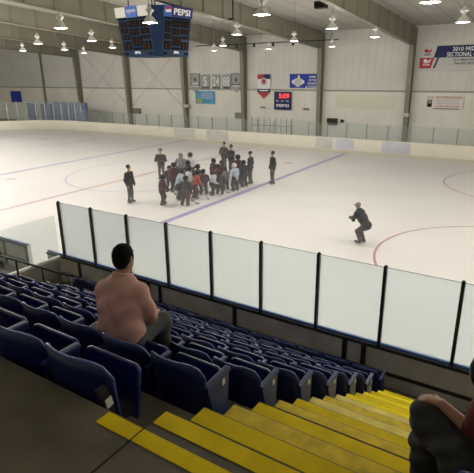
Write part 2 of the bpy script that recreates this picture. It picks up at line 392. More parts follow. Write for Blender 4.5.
# outline order: right-far corner (0..14), left-far (15..29), left-near (30..44), right-near(45..59)
def sweep(i0, i1, z0, z1, m, name, parent, inn=0., outt=.1, ext=None):
    A = rink_outline(inn)[i0:i1]; B = rink_outline(outt)[i0:i1]
    vs = []; fs = []
    for (x, y), (x2, y2) in zip(A, B): vs += [(x, y, z0), (x, y, z1), (x2, y2, z1), (x2, y2, z0)]
    n = len(A)
    for i in range(n-1):
        for k in range(4): fs.append((4*i+k, 4*i+(k+1) % 4, 4*(i+1)+(k+1) % 4, 4*(i+1)+k))
    fs += [(0, 1, 2, 3), (4*n-4, 4*n-3, 4*n-2, 4*n-1)]
    mb = MB(); mb.add(vs, fs, m); return mb.build(name, parent)
sweep(0, 45, .18, CAP-.03, M['board_white'], 'board_face', fb)
sweep(0, 45, 0, .18, M['board_yellow'], 'kick_plate', fb, -.01, .1)
sweep(0, 45, CAP-.03, CAP+.02, M['board_white'], 'cap_rail', fb, -.02, .14)
def glass_run(x0, x1, z1, n, parent, y=YF+.07):
    st = (x1-x0)/n
    for i in range(n):
        g = MB(); g.bb((x0+st*i+.03, y-.006, CAP+.02), (x0+st*(i+1)-.03, y+.006, z1), M['glass_far']); g.build('glass_pane', parent)
    for i in range(n+1):
        g = MB(); g.bb((x0+st*i-.03, y-.03, CAP+.02), (x0+st*i+.03, y+.03, z1+.01), M['boxgrey']); g.build('glass_post', parent)
glass_run(-41.0, 2.0, 2.08, 29, fb)
# corner, taller glass
cp = rink_outline(.07, 14)[15:26]
mpost = M['lamp_body']
for i in range(len(cp)-1):
    (xa, ya), (xb, yb) = cp[i], cp[i+1]; dx, dy = xb-xa, yb-ya; L = math.hypot(dx, dy); nx, ny = -dy/L*.006, dx/L*.006
    g = MB(); g.prism([(xa-nx, ya-ny, CAP), (xb-nx, yb-ny, CAP), (xb+nx, yb+ny, CAP), (xa+nx, ya+ny, CAP)], (0, 0, 1.95), M['glass_far']); g.build('glass_pane', fb)
    g = MB(); g.tube([(xa, ya, CAP), (xa, ya, 3.0)], .035, mpost, 6); g.build('glass_post', fb)
g = MB(); g.bb((-41.9, YF+.06, CAP), (-41.05, YF+.08, 2.97), M['glass_far']); g.build('glass_pane', fb)
g = MB(); g.tube([(-41.0, YF+.07, CAP), (-41.0, YF+.07, 3.0)], .035, mpost, 6); g.build('glass_post', fb)
# faded advertisements fixed on far board face
for (xa, xb, ya, m) in ((174, 195, 128, 'adgrey'), (206, 228, 129, 'adgrey'), (316, 333, 134, 'adgrey'), (336, 354, 138, 'adblue'), (382, 411, 143, 'adblue')):
    p = ony(xa, ya, YF); q = ony(xb, ya, YF)
    mb = MB(); mb.bb((p.x, YF-.012, .22), (q.x, YF-.0, .97), M[m]); wd = q.x-p.x
    for k in range(3): mb.bb((p.x+wd*.12, YF-.016, .40+k*.15), (p.x+wd*(.88-.1*(k % 2)), YF-.012, .45+k*.15), M['ad_pale'])
    mb.build('advertisement', fb)
mb = MB(); mb.bb((-47.5, YF+1.6, 0), (-42.2, YF+2.0, 2.7), M['bluepad']); tag(mb.build('padded_wall'), 'blue padded low wall behind the tall corner glass', 'padding')
for k, X in enumerate((-52.5, -49.6)):
    mb = MB(); mb.bb((X, YF+1.7-k*.1, 0), (X+1.8, YF+1.9, 2.5), M['bluepad']); tag(mb.build('padded_wall'), 'short blue padded panel at the far left corner, '+('left one' if k == 0 else 'right one'), 'padding')

# ================================================================== NEAR BOARDS AND GLASS
X0, SP, ZG = -10.735, 1.2327, 2.4785
nb = empty('rink_boards', (0, YN, 0), label='grey backed near rink boards with blue cap rail and dark steel frame', cat='rink boards')
mb = MB()
for xa, xb in ((-42, -12.35), (-11.45, 2.1)): mb.bb((xa, -.02, .0), (xb, .06, CAP-.01), M['board_white'])
mb.build('board_face', nb)
mb = MB()
for xa, xb in ((-42, -12.35), (-11.45, 2.1)): mb.bb((xa, -.045, CAP-.035), (xb, .03, CAP+.01), M['cap_blue'], bev=.012)
mb.build('cap_rail', nb)
mb = MB()
for xa, xb in ((-42, -12.35), (-11.45, 2.1)): mb.bb((xa, -.055, .02), (xb, -.022, CAP-.07), M['board_back'])
mb.build('back_panel', nb)
mb = MB()
for xa, xb in ((-42, -12.35), (-11.45, 2.1)):
    mb.bb((xa, -.085, .45), (xb, -.055, .51), M['frame_dark']); mb.bb((xa, -.085, CAP-.09), (xb, -.055, CAP-.042), M['frame_dark'])
    mb.bb((xa, -.085, .0), (xb, -.055, .07), M['frame_dark'])
mb.build('steel_rail', nb)
for i in range(12):
    X = X0+SP*i+.62 if i % 2 == 0 else X0+SP*i-.25
    if X > 2: break
    if i % 2 == 0 or i in (3, 7):
        mb = MB(); mb.bb((X-.045, -.083, .07), (X+.045, -.056, CAP-.09), M['frame_dark']); mb.build('frame_upright', nb)
for X in (-14.6, -13.5, -12.4):
    mb = MB(); mb.bb((X-.045, -.083, .07), (X+.045, -.056, CAP-.09), M['frame_dark']); mb.build('frame_upright', nb)
for i in range(11):
    X = X0+SP*i; inv = X < -.3
    p = empty('shielding_post', (X, YN, 0)); mb = MB()
    mb.bb((-.028, -.05, .06), (.028, .035, ZG+.02), M['post'], bev=.006); mb.build('upright', p)
    mb = MB(); mb.tube([(0, -.008, ZG+.015), (0, -.008, ZG+.045)], [.036, .022], M['post'], 8); mb.build('end_cap', p)
    tag(p, 'black metal post holding the near shielding glass, %s from the left' % ORD[i+1], 'post', 'posts of the near glass')
    if i < 10:
        mb = MB(); mb.bb((X+.03, YN-.006, CAP+.005), (X+SP-.03, YN+.006, ZG), M['glass_near'])
        mb.bb((X+.03, YN-.007, ZG), (X+SP-.03, YN+.007, ZG+.008), M['glass_edge'])
        tag(mb.build('shielding_glass'), 'clear shielding glass pane in front of the stands, %s from the left' % ORD[i+1], 'glass pane', 'near shielding glass panes')
# perpendicular partition at the left end of the glass
t = empty('glass_partition', (-10.82, YN-.1, 0), label='short partition with cream top rail and clear glass leading from boards to seats', cat='partition')
mb = MB(); mb.bb((-.03, -1.55, .26), (.03, -.05, .95), M['panel_beige']); mb.build('panel', t)
mb = MB(); mb.bb((-.05, -1.6, .95), (.05, -.02, 1.01), M['rail_white']); mb.build('top_rail', t)
mb = MB(); mb.bb((-.006, -1.6, 1.01), (.006, -.02, 2.15), M['glass_far']); mb.build('glass_pane', t)
# player bench wall further left
# railing
t = empty('railing', (-8.55, 6.3, .25), label='black tubular guard railing at the left end of the front row', cat='railing')
mb = MB(); mb.tube([(.0, 0, 1.21), (-1.2, 0, 1.19), (-2.6, 0, 1.17), (-3.6, 0, 1.15)], .028, M['black'], 8); mb.build('handrail', t)
mb = MB(); mb.tube([(.0, 0, .75), (-3.6, 0, .70)], .012, M['black'], 8); mb.build('lower_rail', t)
for x in (-.0, -.95, -1.95, -3.0):
    mb = MB(); mb.tube([(x, 0, 0), (x, 0, 1.17)], .028, M['black'], 8); mb.build('upright', t)

# ================================================================== STANDS
ZF, Y1 = 4.02, 1.41; PIT, DROP = .715, .42
AX0, AX1 = -1.66, -.42                          # aisle
# concourse floor slab with joint
mb = MB(); mb.bb((-22, -4, ZF-.25), (12, Y1, ZF), M['concrete']); mb.bb((-1.485, -4, ZF), (-1.475, Y1, ZF+.002), M['joint'])
tag(mb.build('floor'), kind='structure')
# seating terraces left and right
def terrace(xa, xb, label):
    pts = [(xa, Y1-.02, -.03)]
    y = Y1-.02; 
    for k in range(7):
        z = ZF-.52-DROP*k; pts += [(xa, y, z), (xa, Y1+PIT*(k+1), z)]; y = Y1+PIT*(k+1)
    pts += [(xa, y, .25), (xa, YN-.14, .25), (xa, YN-.14, -.03)]
    mb = MB(); mb.prism(pts, (xb-xa, 0, 0), M['concrete']); return mb.build(label)
o = terrace(-6.85, AX0-.02, 'seating_terrace'); tag(o, 'dark stepped concrete terrace under the blue seats', 'terrace')
o = terrace(AX1+.02, 12, 'seating_terrace'); tag(o, 'dark stepped concrete terrace right of the yellow stairs', 'terrace')
mb = MB(); mb.bb((-22, Y1-.02, -.03), (-6.85, YN-.14, .25), M['concrete']); tag(mb.build('walkway'), 'low dark concrete walkway between boards and seats at the far left', 'walkway')
# stairs
st = empty('stairs', (0, 0, 0), label='concrete aisle stairs with bright yellow painted nosings descending to the rink', cat='stairs')
pts = [(AX0, Y1, -.03), (AX0, Y1, ZF-.21)]; RUN = .3575; RISE = .21
for j in range(1, 16):
    z = ZF-RISE*j; y = Y1+RUN*j; pts += [(AX0, y, z), (AX0, y, z-RISE)]
pts += [(AX0, YN-.14, .3+.0)] if False else []
zl = ZF-RISE*16
pts[-1] = (AX0, Y1+RUN*15, .25); pts += [(AX0, YN-.14, .25), (AX0, YN-.14, -.03)]
mb = MB(); mb.prism(pts, (AX1-AX0, 0, 0), M['concrete']); mb.build('steps', st)
for j in range(0, 16):
    z = ZF-RISE*j; y = Y1+RUN*j; mb = MB(); wd = [.10, .125, .155, .17, .20, .11, .26, .26, .26, .26, .26, .26, .26, .26, .26, .26][j]
    m = M[['yellow', 'yellow', 'yellow', 'yellow_b', 'yellow', 'yellow_b', 'yellow', 'yellow_d', 'yellow_b', 'yellow_d', 'yellow_c', 'yellow', 'yellow_c', 'yellow', 'yellow_c', 'yellow_c'][j]]
    if j == 0:
        mb.bb((AX0-.06, y-wd, z), (-1.485, y-.010, z+.004), m); mb.bb((-1.475, y-wd, z), (AX1, y-.010, z+.004), m)
    else: mb.bb((AX0+.004, y-wd, z), (AX1, y-.010, z+.004), m)
    mb.build('nosing_strip', st)

# ================================================================== SEATS
SW = .5
def back_mesh():
    mb = MB(); nu, nv = 17, 8; hw = .238; z0, z1 = .13, .70; rc = .13
    vs = []; 
    def surf(u, v, side):
        x = u*hw; top = z1
        dxe = abs(x)-(hw-rc)
        if dxe > 0: top = z1-rc+math.sqrt(max(rc*rc-dxe*dxe, 0))
        z = z0+(top-z0)*v
        y = .105*abs(u)**2.6-.05*(z-z0)/(z1-z0)-.02
        return Vector((x, y+side*.014, z))
    for s_ in (-1, 1):
        for i in range(nu):
            for j in range(nv): vs.append(surf(-1+2*i/(nu-1), j/(nv-1), s_))
    N = nu*nv; fs = []
    for s_ in (0, 1):
        for i in range(nu-1):
            for j in range(nv-1):
                a = s_*N+i*nv+j; fs.append((a, a+1, a+nv+1, a+nv))
    for i in range(nu-1):
        for j in (0, nv-1): a = i*nv+j; fs.append((a, a+nv, a+nv+N, a+N))
    for j in range(nv-1):
        for i in (0, nu-1): a = i*nv+j; fs.append((a, a+1, a+1+N, a+N))
    mb.add(vs, fs, M['seat_back'], True)
    # stiff rolled lip along the top edge, paler to paint caught lamp light
    lip = [surf(-1+2*i/(nu-1), 1, 0) for i in range(nu)]
    lip = [surf(-1, .35, 0), surf(-1, .8, 0)]+lip+[surf(1, .8, 0), surf(1, .35, 0)]
    mb.tube(lip, .011, M['seat_rim'], 6)
    return mb
def pan_mesh(down=False):
    mb = MB(); bm = bmesh.new()
    # rounded slab outline
    w, h, r, t = .215, .35, .05, .04; pts = []
    for cx, cy, a0 in ((w-r, h-r, 0), (-w+r, h-r, 90)):
        for i in range(7): a = math.radians(a0+15*i); pts.append((cx+r*math.cos(a), cy+r*math.sin(a)))
    pts += [(-w, 0), (w, 0)]
    vs = [bm.verts.new((x, 0, z)) for x, z in pts]; f = bm.faces.new(vs)
    ex = bmesh.ops.extrude_face_region(bm, geom=[f]); nv = [g for g in ex['geom'] if isinstance(g, bmesh.types.BMVert)]
    for v in nv: v.co.y += t
    bmesh.ops.recalc_face_normals(bm, faces=bm.faces)
    ed = [e for e in bm.edges if len(e.link_faces) == 2 and abs(e.verts[0].co.y-e.verts[1].co.y) < 1e-6]
    bmesh.ops.bevel(bm, geom=ed, offset=.014, segments=2, affect='EDGES', profile=.5)
    bm.verts.index_update(); V = [v.co.copy() for v in bm.verts]; Fs = [[v.index for v in f.verts] for f in bm.faces]; bm.free()
    if down: R = Matrix.Rotation(math.radians(-84), 4, 'X'); V = [R @ v+Vector((0, .10, .425)) for v in V]
    else: R = Matrix.Rotation(math.radians(-9), 4, 'X'); V = [R @ v+Vector((0, .215, .17)) for v in V]
    mb.add(V, Fs, M['seat'], False); return mb
def arm_mesh():
    mb = MB(); x = -.25
    mb.prism([(x-.012, .0, 0), (x-.012, .10, 0), (x-.012, .12, .40), (x-.012, .24, .47), (x-.012, .24, .50), (x-.012, -.0, .50)], (.024, 0, 0), M['stand'])
    mb.box((x, .12, .51), (.045, .27, .028), M['stand'], bev=.009); return mb
def endp_mesh(black=False):
    mb = MB(); x = .258; m = M['black'] if black else M['endp']
    if black:
        mb.prism([(x-.02, -.09, .58), (x-.02, -.03, .58), (x-.02, .10, .0), (x-.02, .04, .0)], (.035, 0, 0), m)
    else:
        mb.prism([(x-.015, .03, .50), (x-.015, .30, .52), (x-.015, .27, .20), (x-.015, .24, .0), (x-.015, .10, .0), (x-.015, .10, .22)], (.03, 0, 0), m)
        mb.box((x, .165, .512), (.05, .29, .03), m, bev=.008, rot=Matrix.Rotation(math.radians(4), 3, 'X'))
    return mb
seatA = empty('stadium_seat')
back_mesh().build('backrest', seatA); pan_mesh().build('seat_pan', seatA); arm_mesh().build('armrest', seatA)
mb = MB(); mb.box((0, .13, .26), (.44, .05, .04), M['black']); mb.tube([(-.2, .16, .25), (.2, .16, .25)], .018, M['black'], 6); mb.build('hinge_bracket', seatA)
def end_parts(parent, black):
    endp_mesh(black).build('end_panel', parent)
    mb = MB()
    if black: mb.box((.283, -.035, .49), (.004, .045, .06), M['tag'], rot=Matrix.Rotation(.2, 3, 'X'))
    else: mb.box((.276, .22, .455), (.004, .035, .05), M['tag'])
    mb.build('row_tag', parent)
rown = ['back row', 'second row from the back', 'third row from the back', 'fourth row from the back', 'fourth row from the boards', 'third row from the boards', 'second row from the boards', 'front row by the boards']
spac = [.555, .51, .50, .495, .49, .49, .485, .512]
xa_row = [-1.85, -1.79, -1.76, -1.74, -1.73, -1.72, -1.71, -1.85]
nseat = [3, 6, 9, 10, 10, 10, 10, 15]
first = True; MAN_ROW, MAN_I = 1, 2; MAN_SEAT = None
for k in range(8):
    zf = ZF-.52-DROP*k; yb = 1.56+PIT*k
    if k == 7: zf, yb = .25, 7.12
    if k == 0: yb = 1.52
    for i in range(nseat[k]):
        if first: s = seatA; first = False
        else: s = copy_tree(seatA)
        seatpos = (xa_row[k]-spac[k]*(i+.5), yb, zf); s.location = seatpos; s.scale = (spac[k]/.5, 1, 1)
        pos = 'at the aisle' if i == 0 else '%s from the aisle' % ORD[i+1]
        tag(s, 'blue folding stadium seat, %s, %s' % (rown[k], pos), 'seat', 'blue folding seats of the left block')
        s.name = 'stadium_seat'
        if (k, i) == (MAN_ROW, MAN_I):
            MAN_SEAT = s
            for c in list(s.children):
                if c.name.startswith('seat_pan'): bpy.data.objects.remove(c)
            pan_mesh(True).build('seat_pan', s); s['label'] = 'blue folding stadium seat with pan down under the man in salmon shirt'
ends = [(k, s) for k in range(8) for s in COL.objects if s.name.startswith('stadium_seat') and s['label'].endswith(rown[k]+', at the aisle')]
for k, s in ends: end_parts(s, k == 0)
# the seat of the person at the right
rs = copy_tree(seatA); rs.location = (.08, 1.56+PIT, ZF-.52-DROP); rs.scale = (1, 1, 1); rs.name = 'stadium_seat'
for c in list(rs.children):
    if c.name.startswith(('seat_pan', 'end_panel', 'row_tag')): bpy.data.objects.remove(c)
pan_mesh(True).build('seat_pan', rs)
tag(rs, 'blue folding seat under the person at the right edge of the photo', 'seat', 'blue folding seats of the right block')

# ================================================================== PENDANT LAMPS
vis = [(61, 28), (38, 43.5), (92, 40.5), (64.5, 49.5), (112.5, 47.5), (84, 53), (23, 50.5), (150, 22.5), (237, 34.5), (223, 45.5), (214, 50.5), (262, 14.5), (294, 41), (269, 49), (332, 28.5), (332, 46.5), (375, 37), (463, 22), (430, 2)]
near = ['large one at the upper left under the white beam', 'left of the pair under the left rafter', 'between the upper left lamp and the scoreboard', 'small one near the first wide column', 'just left of the scoreboard', 'smallest one left of the scoreboard', 'small one nearest the left edge', 'in front of the scoreboard', 'right of the scoreboard, upper one', 'right of the scoreboard, middle one', 'right of the scoreboard, lowest and smallest', 'large one at the top centre', 'beside the right end of the long thin pipe', 'at the middle of the long thin pipe', 'upper of the two near the blue team banner', 'lower of the two near the blue team banner', 'left of the right rafter', 'above the wide championship banner', 'cut by the top edge of the photo']
LZ = 7.0
lampA = empty('pendant_lamp')
mb = MB(); mb.lathe([(.05, .16), (.09, .15), (.20, .0), (.215, -.0), (.205, -.012), (.185, .0), (.07, .13), (.0, .14)], M['lamp_refl'], 20)
mb.build('reflector', lampA)
mb = MB(); mb.lathe([(.0, .44), (.05, .43), (.06, .36), (.10, .34), (.10, .27), (.06, .24), (.05, .16), (.0, .16)], M['lamp_body'], 12)
mb.box((0, 0, .30), (.26, .10, .05), M['lamp_body'], bev=.015); mb.build('ballast_housing', lampA)
mb = MB(); mb.lathe([(.0, -.03), (.08, -.022), (.14, -.012), (.168, .002), (.0, .004)], M['lamp_glow'], 20); mb.build('lens', lampA)
def add_lamp(x, y, label, power, firstone=False):
    s = lampA if firstone else copy_tree(lampA); s.location = (x, y, LZ); s.name = 'pendant_lamp'
    tag(s, label, 'lamp', 'high bay lamps over the ice')
    mb = MB(); mb.tube([(0, 0, .43), (0, 0, zc(y)-LZ-.02)], .009, M['boxgrey'], 5); mb.build('suspension_rod', s)
    ld = bpy.data.lights.new('lamp_light', 'AREA'); ld.shape = 'DISK'; ld.size = .36; ld.energy = power; ld.color = (1, .96, .885)
    lo = bpy.data.objects.new('lamp_light', ld); COL.objects.link(lo); lo.parent = s; lo.location = (0, 0, -.05)
    pd = bpy.data.lights.new('lamp_bulb', 'POINT'); pd.shadow_soft_size = .12; pd.energy = power*UPF; pd.color = (1, .96, .89)
    po = bpy.data.objects.new('lamp_bulb', pd); COL.objects.link(po); po.parent = s; po.location = (0, 0, -.16)
POW = 24; UPF = 2.2
for n, ((px, py), lb) in enumerate(zip(vis, near)):
    p = onz(px, py, LZ); add_lamp(p.x, p.y, 'white high bay pendant lamp, '+lb, POW, n == 0)
# unseen lamps added on the same grid for light, left ones boosted
def inview(x, y, z=LZ):
    d = Vector((x, y, z))-EYEV; dz = d.dot(fw)
    if dz < .1: return False
    return -14 < 237+F_PX*d.dot(rt)/dz < 488 and -14 < 236.5-F_PX*d.dot(up)/dz < 487
n = 0
for y in (11.0, 16.5, 22.0, 28.0):
    for x in np.arange(-46, 10, 3.9):
        if not inview(x, y) and (x > -3 or x < -14):
            n += 1; add_lamp(float(x), y, 'white high bay pendant lamp out of view, added for lighting', POW*3.6 if x < -3 else POW*1.1)

# ================================================================== SCOREBOARD
sx, sy = -18.72, 21.0; zt, zb = 8.78, 6.46
sb = empty('scoreboard', (sx, sy, 0), label='dark blue four sided hanging scoreboard with soft drink headers', cat='scoreboard')
def octa(half, ch, z): 
    h = half; c = ch; return [(-h+c, -h, z), (h-c, -h, z), (h, -h+c, z), (h, h-c, z), (h-c, h, z), (-h+c, h, z), (-h, h-c, z), (-h, -h+c, z)]
mb = MB(); T = octa(1.64, .55, zt); B = octa(1.32, .27, zb)
fs = [tuple(range(8)), tuple(range(15, 7, -1))]+[(i, (i+1) % 8, 8+(i+1) % 8, 8+i) for i in range(8)]
mb.add(T+B, fs, M['sb_blue']); mb.build('housing', sb)
T = [Vector(t) for t in T]; B = [Vector(b) for b in B]
def face_fn(i):
    """map (u 0..1, v 0..1 from the bottom) on side face i"""
    a, b, c, d = B[i], B[(i+1) % 8], T[(i+1) % 8], T[i]
    nrm = (b-a).cross(d-a).normalized()
    def f(u, v, off=0.): return (a*(1-u)+b*u)*(1-v)+(d*(1-u)+c*u)*v+nrm*off
    return f, nrm
def patch(mb, f, u0, u1, v0, v1, m, off=.02):
    vs = [f(u0, v0, 0), f(u1, v0, 0), f(u1, v1, 0), f(u0, v1, 0), f(u0, v0, off), f(u1, v0, off), f(u1, v1, off), f(u0, v1, off)]
    mb.add(vs, [(3, 2, 1, 0), (4, 5, 6, 7), (0, 1, 5, 4), (1, 2, 6, 5), (2, 3, 7, 6), (3, 0, 4, 7)], m)
for i in (0, 2, 4, 6):
    f, nrm = face_fn(i); xd = (f(1, .5)-f(0, .5)).normalized(); yd = (f(.5, 1)-f(.5, 0)).normalized()
    grid = [(.06, .26, .60, .71), (.06, .26, .48, .58), (.32, .62, .60, .73), (.66, .94, .60, .73), (.32, .60, .44, .57), (.66, .94, .46, .57), (.04, .30, .75, .78), (.36, .90, .755, .78),
            (.36, .66, .22, .41), (.06, .30, .35, .45), (.70, .95, .36, .43), (.06, .30, .14, .31), (.70, .95, .14, .31), (.36, .66, .145, .19), (.05, .16, .04, .08), (.84, .95, .04, .08)]
    for gi, (u0, u1, v0, v1) in enumerate(grid):
        mb = MB(); patch(mb, f, u0, u1, v0, v1, M['sb_dark'], .03)
        if gi < 6 or 8 <= gi < 13:
            nq = 2 if u1-u0 < .27 else 3
            for q in range(nq): wq = (u1-u0)/nq; patch(mb, f, u0+wq*q+wq*.25, u0+wq*q+wq*.75, v0+.02, v1-.02, M['sb_led'], .034)
        mb.build('display_window', sb)
    mb = MB(); text_geo(mb, 'SPFA', .42, .13, f(.5, .085), xd, yd, M['white'], .04, .03); mb.build('maker_lettering', sb)
    if i in (0, 4):
        hd = MB(); patch(hd, f, -.02, .30, .80, 1.0, M['offwhite'], .05); patch(hd, f, .68, 1.02, .80, 1.0, M['offwhite'], .05); patch(hd, f, .32, .66, .79, 1.01, M['hblue'], .05)
        h_ = hd.build('header_sign', sb); mb = MB(); text_geo(mb, 'opvw', .62, .22, f(.49, .9), xd, yd, M['adblue'], .06, .02); mb.build('lettering', h_)
    else:
        hd = MB(); patch(hd, f, -.02, 1.02, .79, 1.01, M['pepsi_navy'], .05); patch(hd, f, -.02, .25, .79, 1.01, M['hblue'], .053)
        h_ = hd.build('header_sign', sb)
        mb = MB(); text_geo(mb, 'PEPSI', 1.30, .30, f(.62, .905), xd, yd, M['white'], .065, .03); mb.build('lettering', h_)
        mb = MB(); c = f(.135, .91, .056); R_ = .21
        for (a0, a1, m, o_) in ((0, 360, 'white', 0), (20, 175, 'red', .006), (205, 340, 'hblue', .006)):
            ps = [c+xd*(R_*math.cos(math.radians(a)))+yd*(R_*math.sin(math.radians(a)))+nrm*(o_) for a in np.linspace(a0, a1, 24)]
            mb.add(ps, [tuple(range(len(ps)))], M[m])
        mb.build('globe_logo', h_)
mb = MB()
for dx in (-1, 1):
    for dy in (-1, 1): mb.tube([(dx*.9, dy*.9, zt), (dx*.9, dy*.9, zc(sy+dy*.9)-.02)], .03, M['black'], 6)
mb.build('hanging_cables', sb)

# ================================================================== BANNERS AND SIGNS ON THE FAR WALL
BY = WY-.075
def board(name, px0, py0, px1, py1, m, label, cat, group=None, parent=None, point=0, th=.03, Y=BY):
    a = ony(px0, py0, Y); b = ony(px1, py1, Y); t = empty(name, (0, 0, 0)); tag(t, label, cat, group)
    mb = MB(); x0, x1, z1, z0 = a.x, b.x, a.z, b.z
    if point: mb.prism([(x0, Y, z1), (x1, Y, z1), (x1, Y, z0+point), ((x0+x1)/2, Y, z0), (x0, Y, z0+point)], (0, -th, 0), m)
    else: mb.bb((x0, Y-th, z0), (x1, Y, z1), m)
    mb.build('panel', t); return t, x0, x1, z0, z1
XD, ZD = (1, 0, 0), (0, 0, 1)
def pt(mb, x0, x1, z0, z1, m, Y=BY-.03, th=.008): mb.bb((x0, Y-th, z0), (x1, Y, z1), m)
G = 'grey banners in a row on the far wall'
for n, (a, b, pen) in enumerate(((190.5, 200.2, 1), (231.5, 241, 1))):
    t, x0, x1, z0, z1 = board('pennant', a, 73.5, b, 93, M['ban_grey'], 'grey pointed pennant banner at the %s end of the number banners' % ('left' if n == 0 else 'right'), 'banner', G, point=.55)
    mb = MB(); w = x1-x0; pt(mb, x0, x1, z1-.06, z1, M['ban_dark']); pt(mb, x0, x1, z0+.70, z0+.80, M['ban_dark']); pt(mb, x0+.05, x1-.05, z0+.6, z0+.68, M['white'])
    disc_c = Vector(((x0+x1)/2, BY-.04, z1-.55)); ps = [disc_c+Vector((.16*math.cos(q*PI/6), 0, .2*math.sin(q*PI/6))) for q in range(12)]; mb.add(ps, [tuple(range(12))], M['ban_dark'])
    pt(mb, x0+.2, x1-.2, z1-1.05, z1-.9, M['white']); pt(mb, x0, x0+.05, z0+.6, z1, M['ban_dark']); pt(mb, x1-.05, x1, z0+.6, z1, M['ban_dark']); mb.build('printed_design', t)
for txt, a, b in (('5', 201.2, 209.5), ('24', 212, 220), ('88', 222.5, 230.5)):
    t, x0, x1, z0, z1 = board('number_banner', a, 74.5, b, 90, M['ban_grey'], 'grey banner with the white number %s on the far wall' % txt, 'banner', G)
    mb = MB(); w = x1-x0; text_geo(mb, txt, w*(.5 if len(txt) == 1 else .86), .82, ((x0+x1)/2, BY-.03, (z0+z1)/2+.08), XD, ZD, M['white'], .012, .01)
    pt(mb, x0+.04, x1-.04, z0+.12, z0+.28, M['ban_dark']);  mb.build('printed_design', t)
t, x0, x1, z0, z1 = board('poster', 195.5, 91, 215, 104, M['cyan'], 'bright blue rectangular poster with green corner under the grey banners', 'poster')
mb = MB(); pt(mb, x0+.15, x0+.75, z0+.08, z0+.42, M['ygreen']); pt(mb, x0+.35, x0+.6, z0+.42, z0+.6, M['ygreen'])
for q in range(3): pt(mb, x0+.7, x1-.25, z1-.28-.2*q, z1-.2-.2*q, M['adblue'])
mb.build('printed_design', t)
t, x0, x1, z0, z1 = board('pennant', 257.7, 74.3, 270.3, 99.3, M['white'], 'red white and blue pointed banner left of the red clock', 'banner', point=.6)
mb = MB(); w = x1-x0; pt(mb, x0, x0+w*.5, z1-.4, z1, M['red']); pt(mb, x0+w*.5, x1, z1-.4, z1, M['navy'])
c = Vector(((x0+x1)/2, BY-.045, z1-.62)); mb.add([c+Vector((.33*math.cos(q*PI/8), 0, .33*math.sin(q*PI/8))) for q in range(16)], [tuple(range(16))], M['adblue'])
c = c+Vector((0, -.006, 0)); mb.add([c+Vector((.2*math.cos(q*PI/8), 0, .2*math.sin(q*PI/8))) for q in range(16)], [tuple(range(16))], M['red'])
pt(mb, x0, x1, z0+.6, z0+.9, M['navy']); mb.prism([(x0+.02, BY-.031, z0+.6), (x1-.02, BY-.031, z0+.6), ((x0+x1)/2, BY-.031, z0+.03)], (0, -.008, 0), M['red'])
pt(mb, x0+.2, x1-.2, z0+.7, z0+.8, M['white'], BY-.038); mb.build('printed_design', t)
t, x0, x1, z0, z1 = board('team_banner', 290, 74, 318.3, 88, M['ban_blue'], 'royal blue banner with white emblem and four white text lines', 'banner')
mb = MB(); w = x1-x0; c = Vector((x0+w*.30, BY-.04, (z0+z1)/2-.08))
mb.add([c+Vector((.62*math.cos(q*PI/8), 0, .26*math.sin(q*PI/8))) for q in range(16)], [tuple(range(16))], M['white'])
mb.add([c+Vector((.36*math.cos(q*PI/8), -.004, .42*math.sin(q*PI/8))) for q in range(16)], [tuple(range(16))], M['offwhite'])
mb.add([c+Vector((.18*math.cos(q*PI/6)-.02, -.008, .14*math.sin(q*PI/6)+.42)) for q in range(12)], [tuple(range(12))], M['white'])
mb.add([c+Vector((-.10+.09*math.cos(q*PI/6), -.012, .14*math.sin(q*PI/6)+.42)) for q in range(12)], [tuple(range(12))], M['black'])
for q, tx in enumerate(('HOME', 'OF THE', 'ROCKETS', '& TITANS')):
    text_geo(mb, tx, w*(.22, .26, .33, .40)[q], .17, (x0+w*(.80 if q < 3 else .77), BY-.03, z1-.24-q*.27), XD, ZD, M['white'], .012, .03)
mb.build('printed_design', t)
t, x0, x1, z0, z1 = board('game_clock', 275, 91.5, 291.3, 110, M['navy'], 'navy digital game clock with lit red digits over the team benches', 'clock', th=.15)
w = x1-x0; mb = MB(); text_geo(mb, '5:09', w*.62, .42, (x0+w*.60, BY-.15, z1-.36), XD, ZD, M['led_red'], .012, .03); mb.build('lit_digits', t)
mb = MB(); text_geo(mb, 'PEPSI', w*.74, .26, (x0+w*.52, BY-.15, z0+.36), XD, ZD, M['white'], .012, .03)
for q in range(3): pt(mb, x0+w*(.12+.3*q), x0+w*(.28+.3*q), z0+.72, z0+.80, M['adblue'], BY-.15)
mb.build('printed_design', t)
# wide championship banner
t, x0, x1, z0, z1 = board('championship_banner', 421.5, 46.5, 492, 70.5, M['offwhite'], 'wide championship banner with navy band and red and white hockey logo', 'banner')
z1 = ony(421.5, 46.5, BY).z; z0 = ony(420, 68.5, BY).z; h = z1-z0; mb = MB()
mb.prism([(x0+1.15, BY-.031, z1), (x1, BY-.031, z1), (x1, BY-.031, z1-h*.52), (x0+.95, BY-.031, z1-h*.52)], (0, -.008, 0), M['navy'])
mb.prism([(x0, BY-.031, z1-h*.52), (x0+1.0, BY-.031, z1-h*.52), (x0+.82, BY-.031, z0), (x0, BY-.031, z0)], (0, -.008, 0), M['red'])
mb.prism([(x0+1.22, BY-.031, z1-h*.52), (x0+1.36, BY-.031, z1-h*.52), (x0+1.1, BY-.031, z0), (x0+.96, BY-.031, z0)], (0, -.008, 0), M['navy'])
for dz, mm, oo in ((-.25, 'navy', 0), (-.95, 'white', .01)):
    c = Vector((x0+.52, BY-.045-oo, z1+dz-.1)); mb.prism([c+Vector((-.28, 0, .1)), c+Vector((-.1, 0, .2)), c+Vector((.05, 0, .02)), c+Vector((.28, 0, .2)), c+Vector((.22, 0, -.06)), c+Vector((-.2, 0, -.1))], (0, -.004, 0), M['red' if dz > -.5 else 'white'])
    text_geo(mb, 'USA', .5, .16, (x0+.5, BY-.04-oo, z1+dz-.32), XD, ZD, M['navy' if dz > -.5 else 'white'], .01, .03)
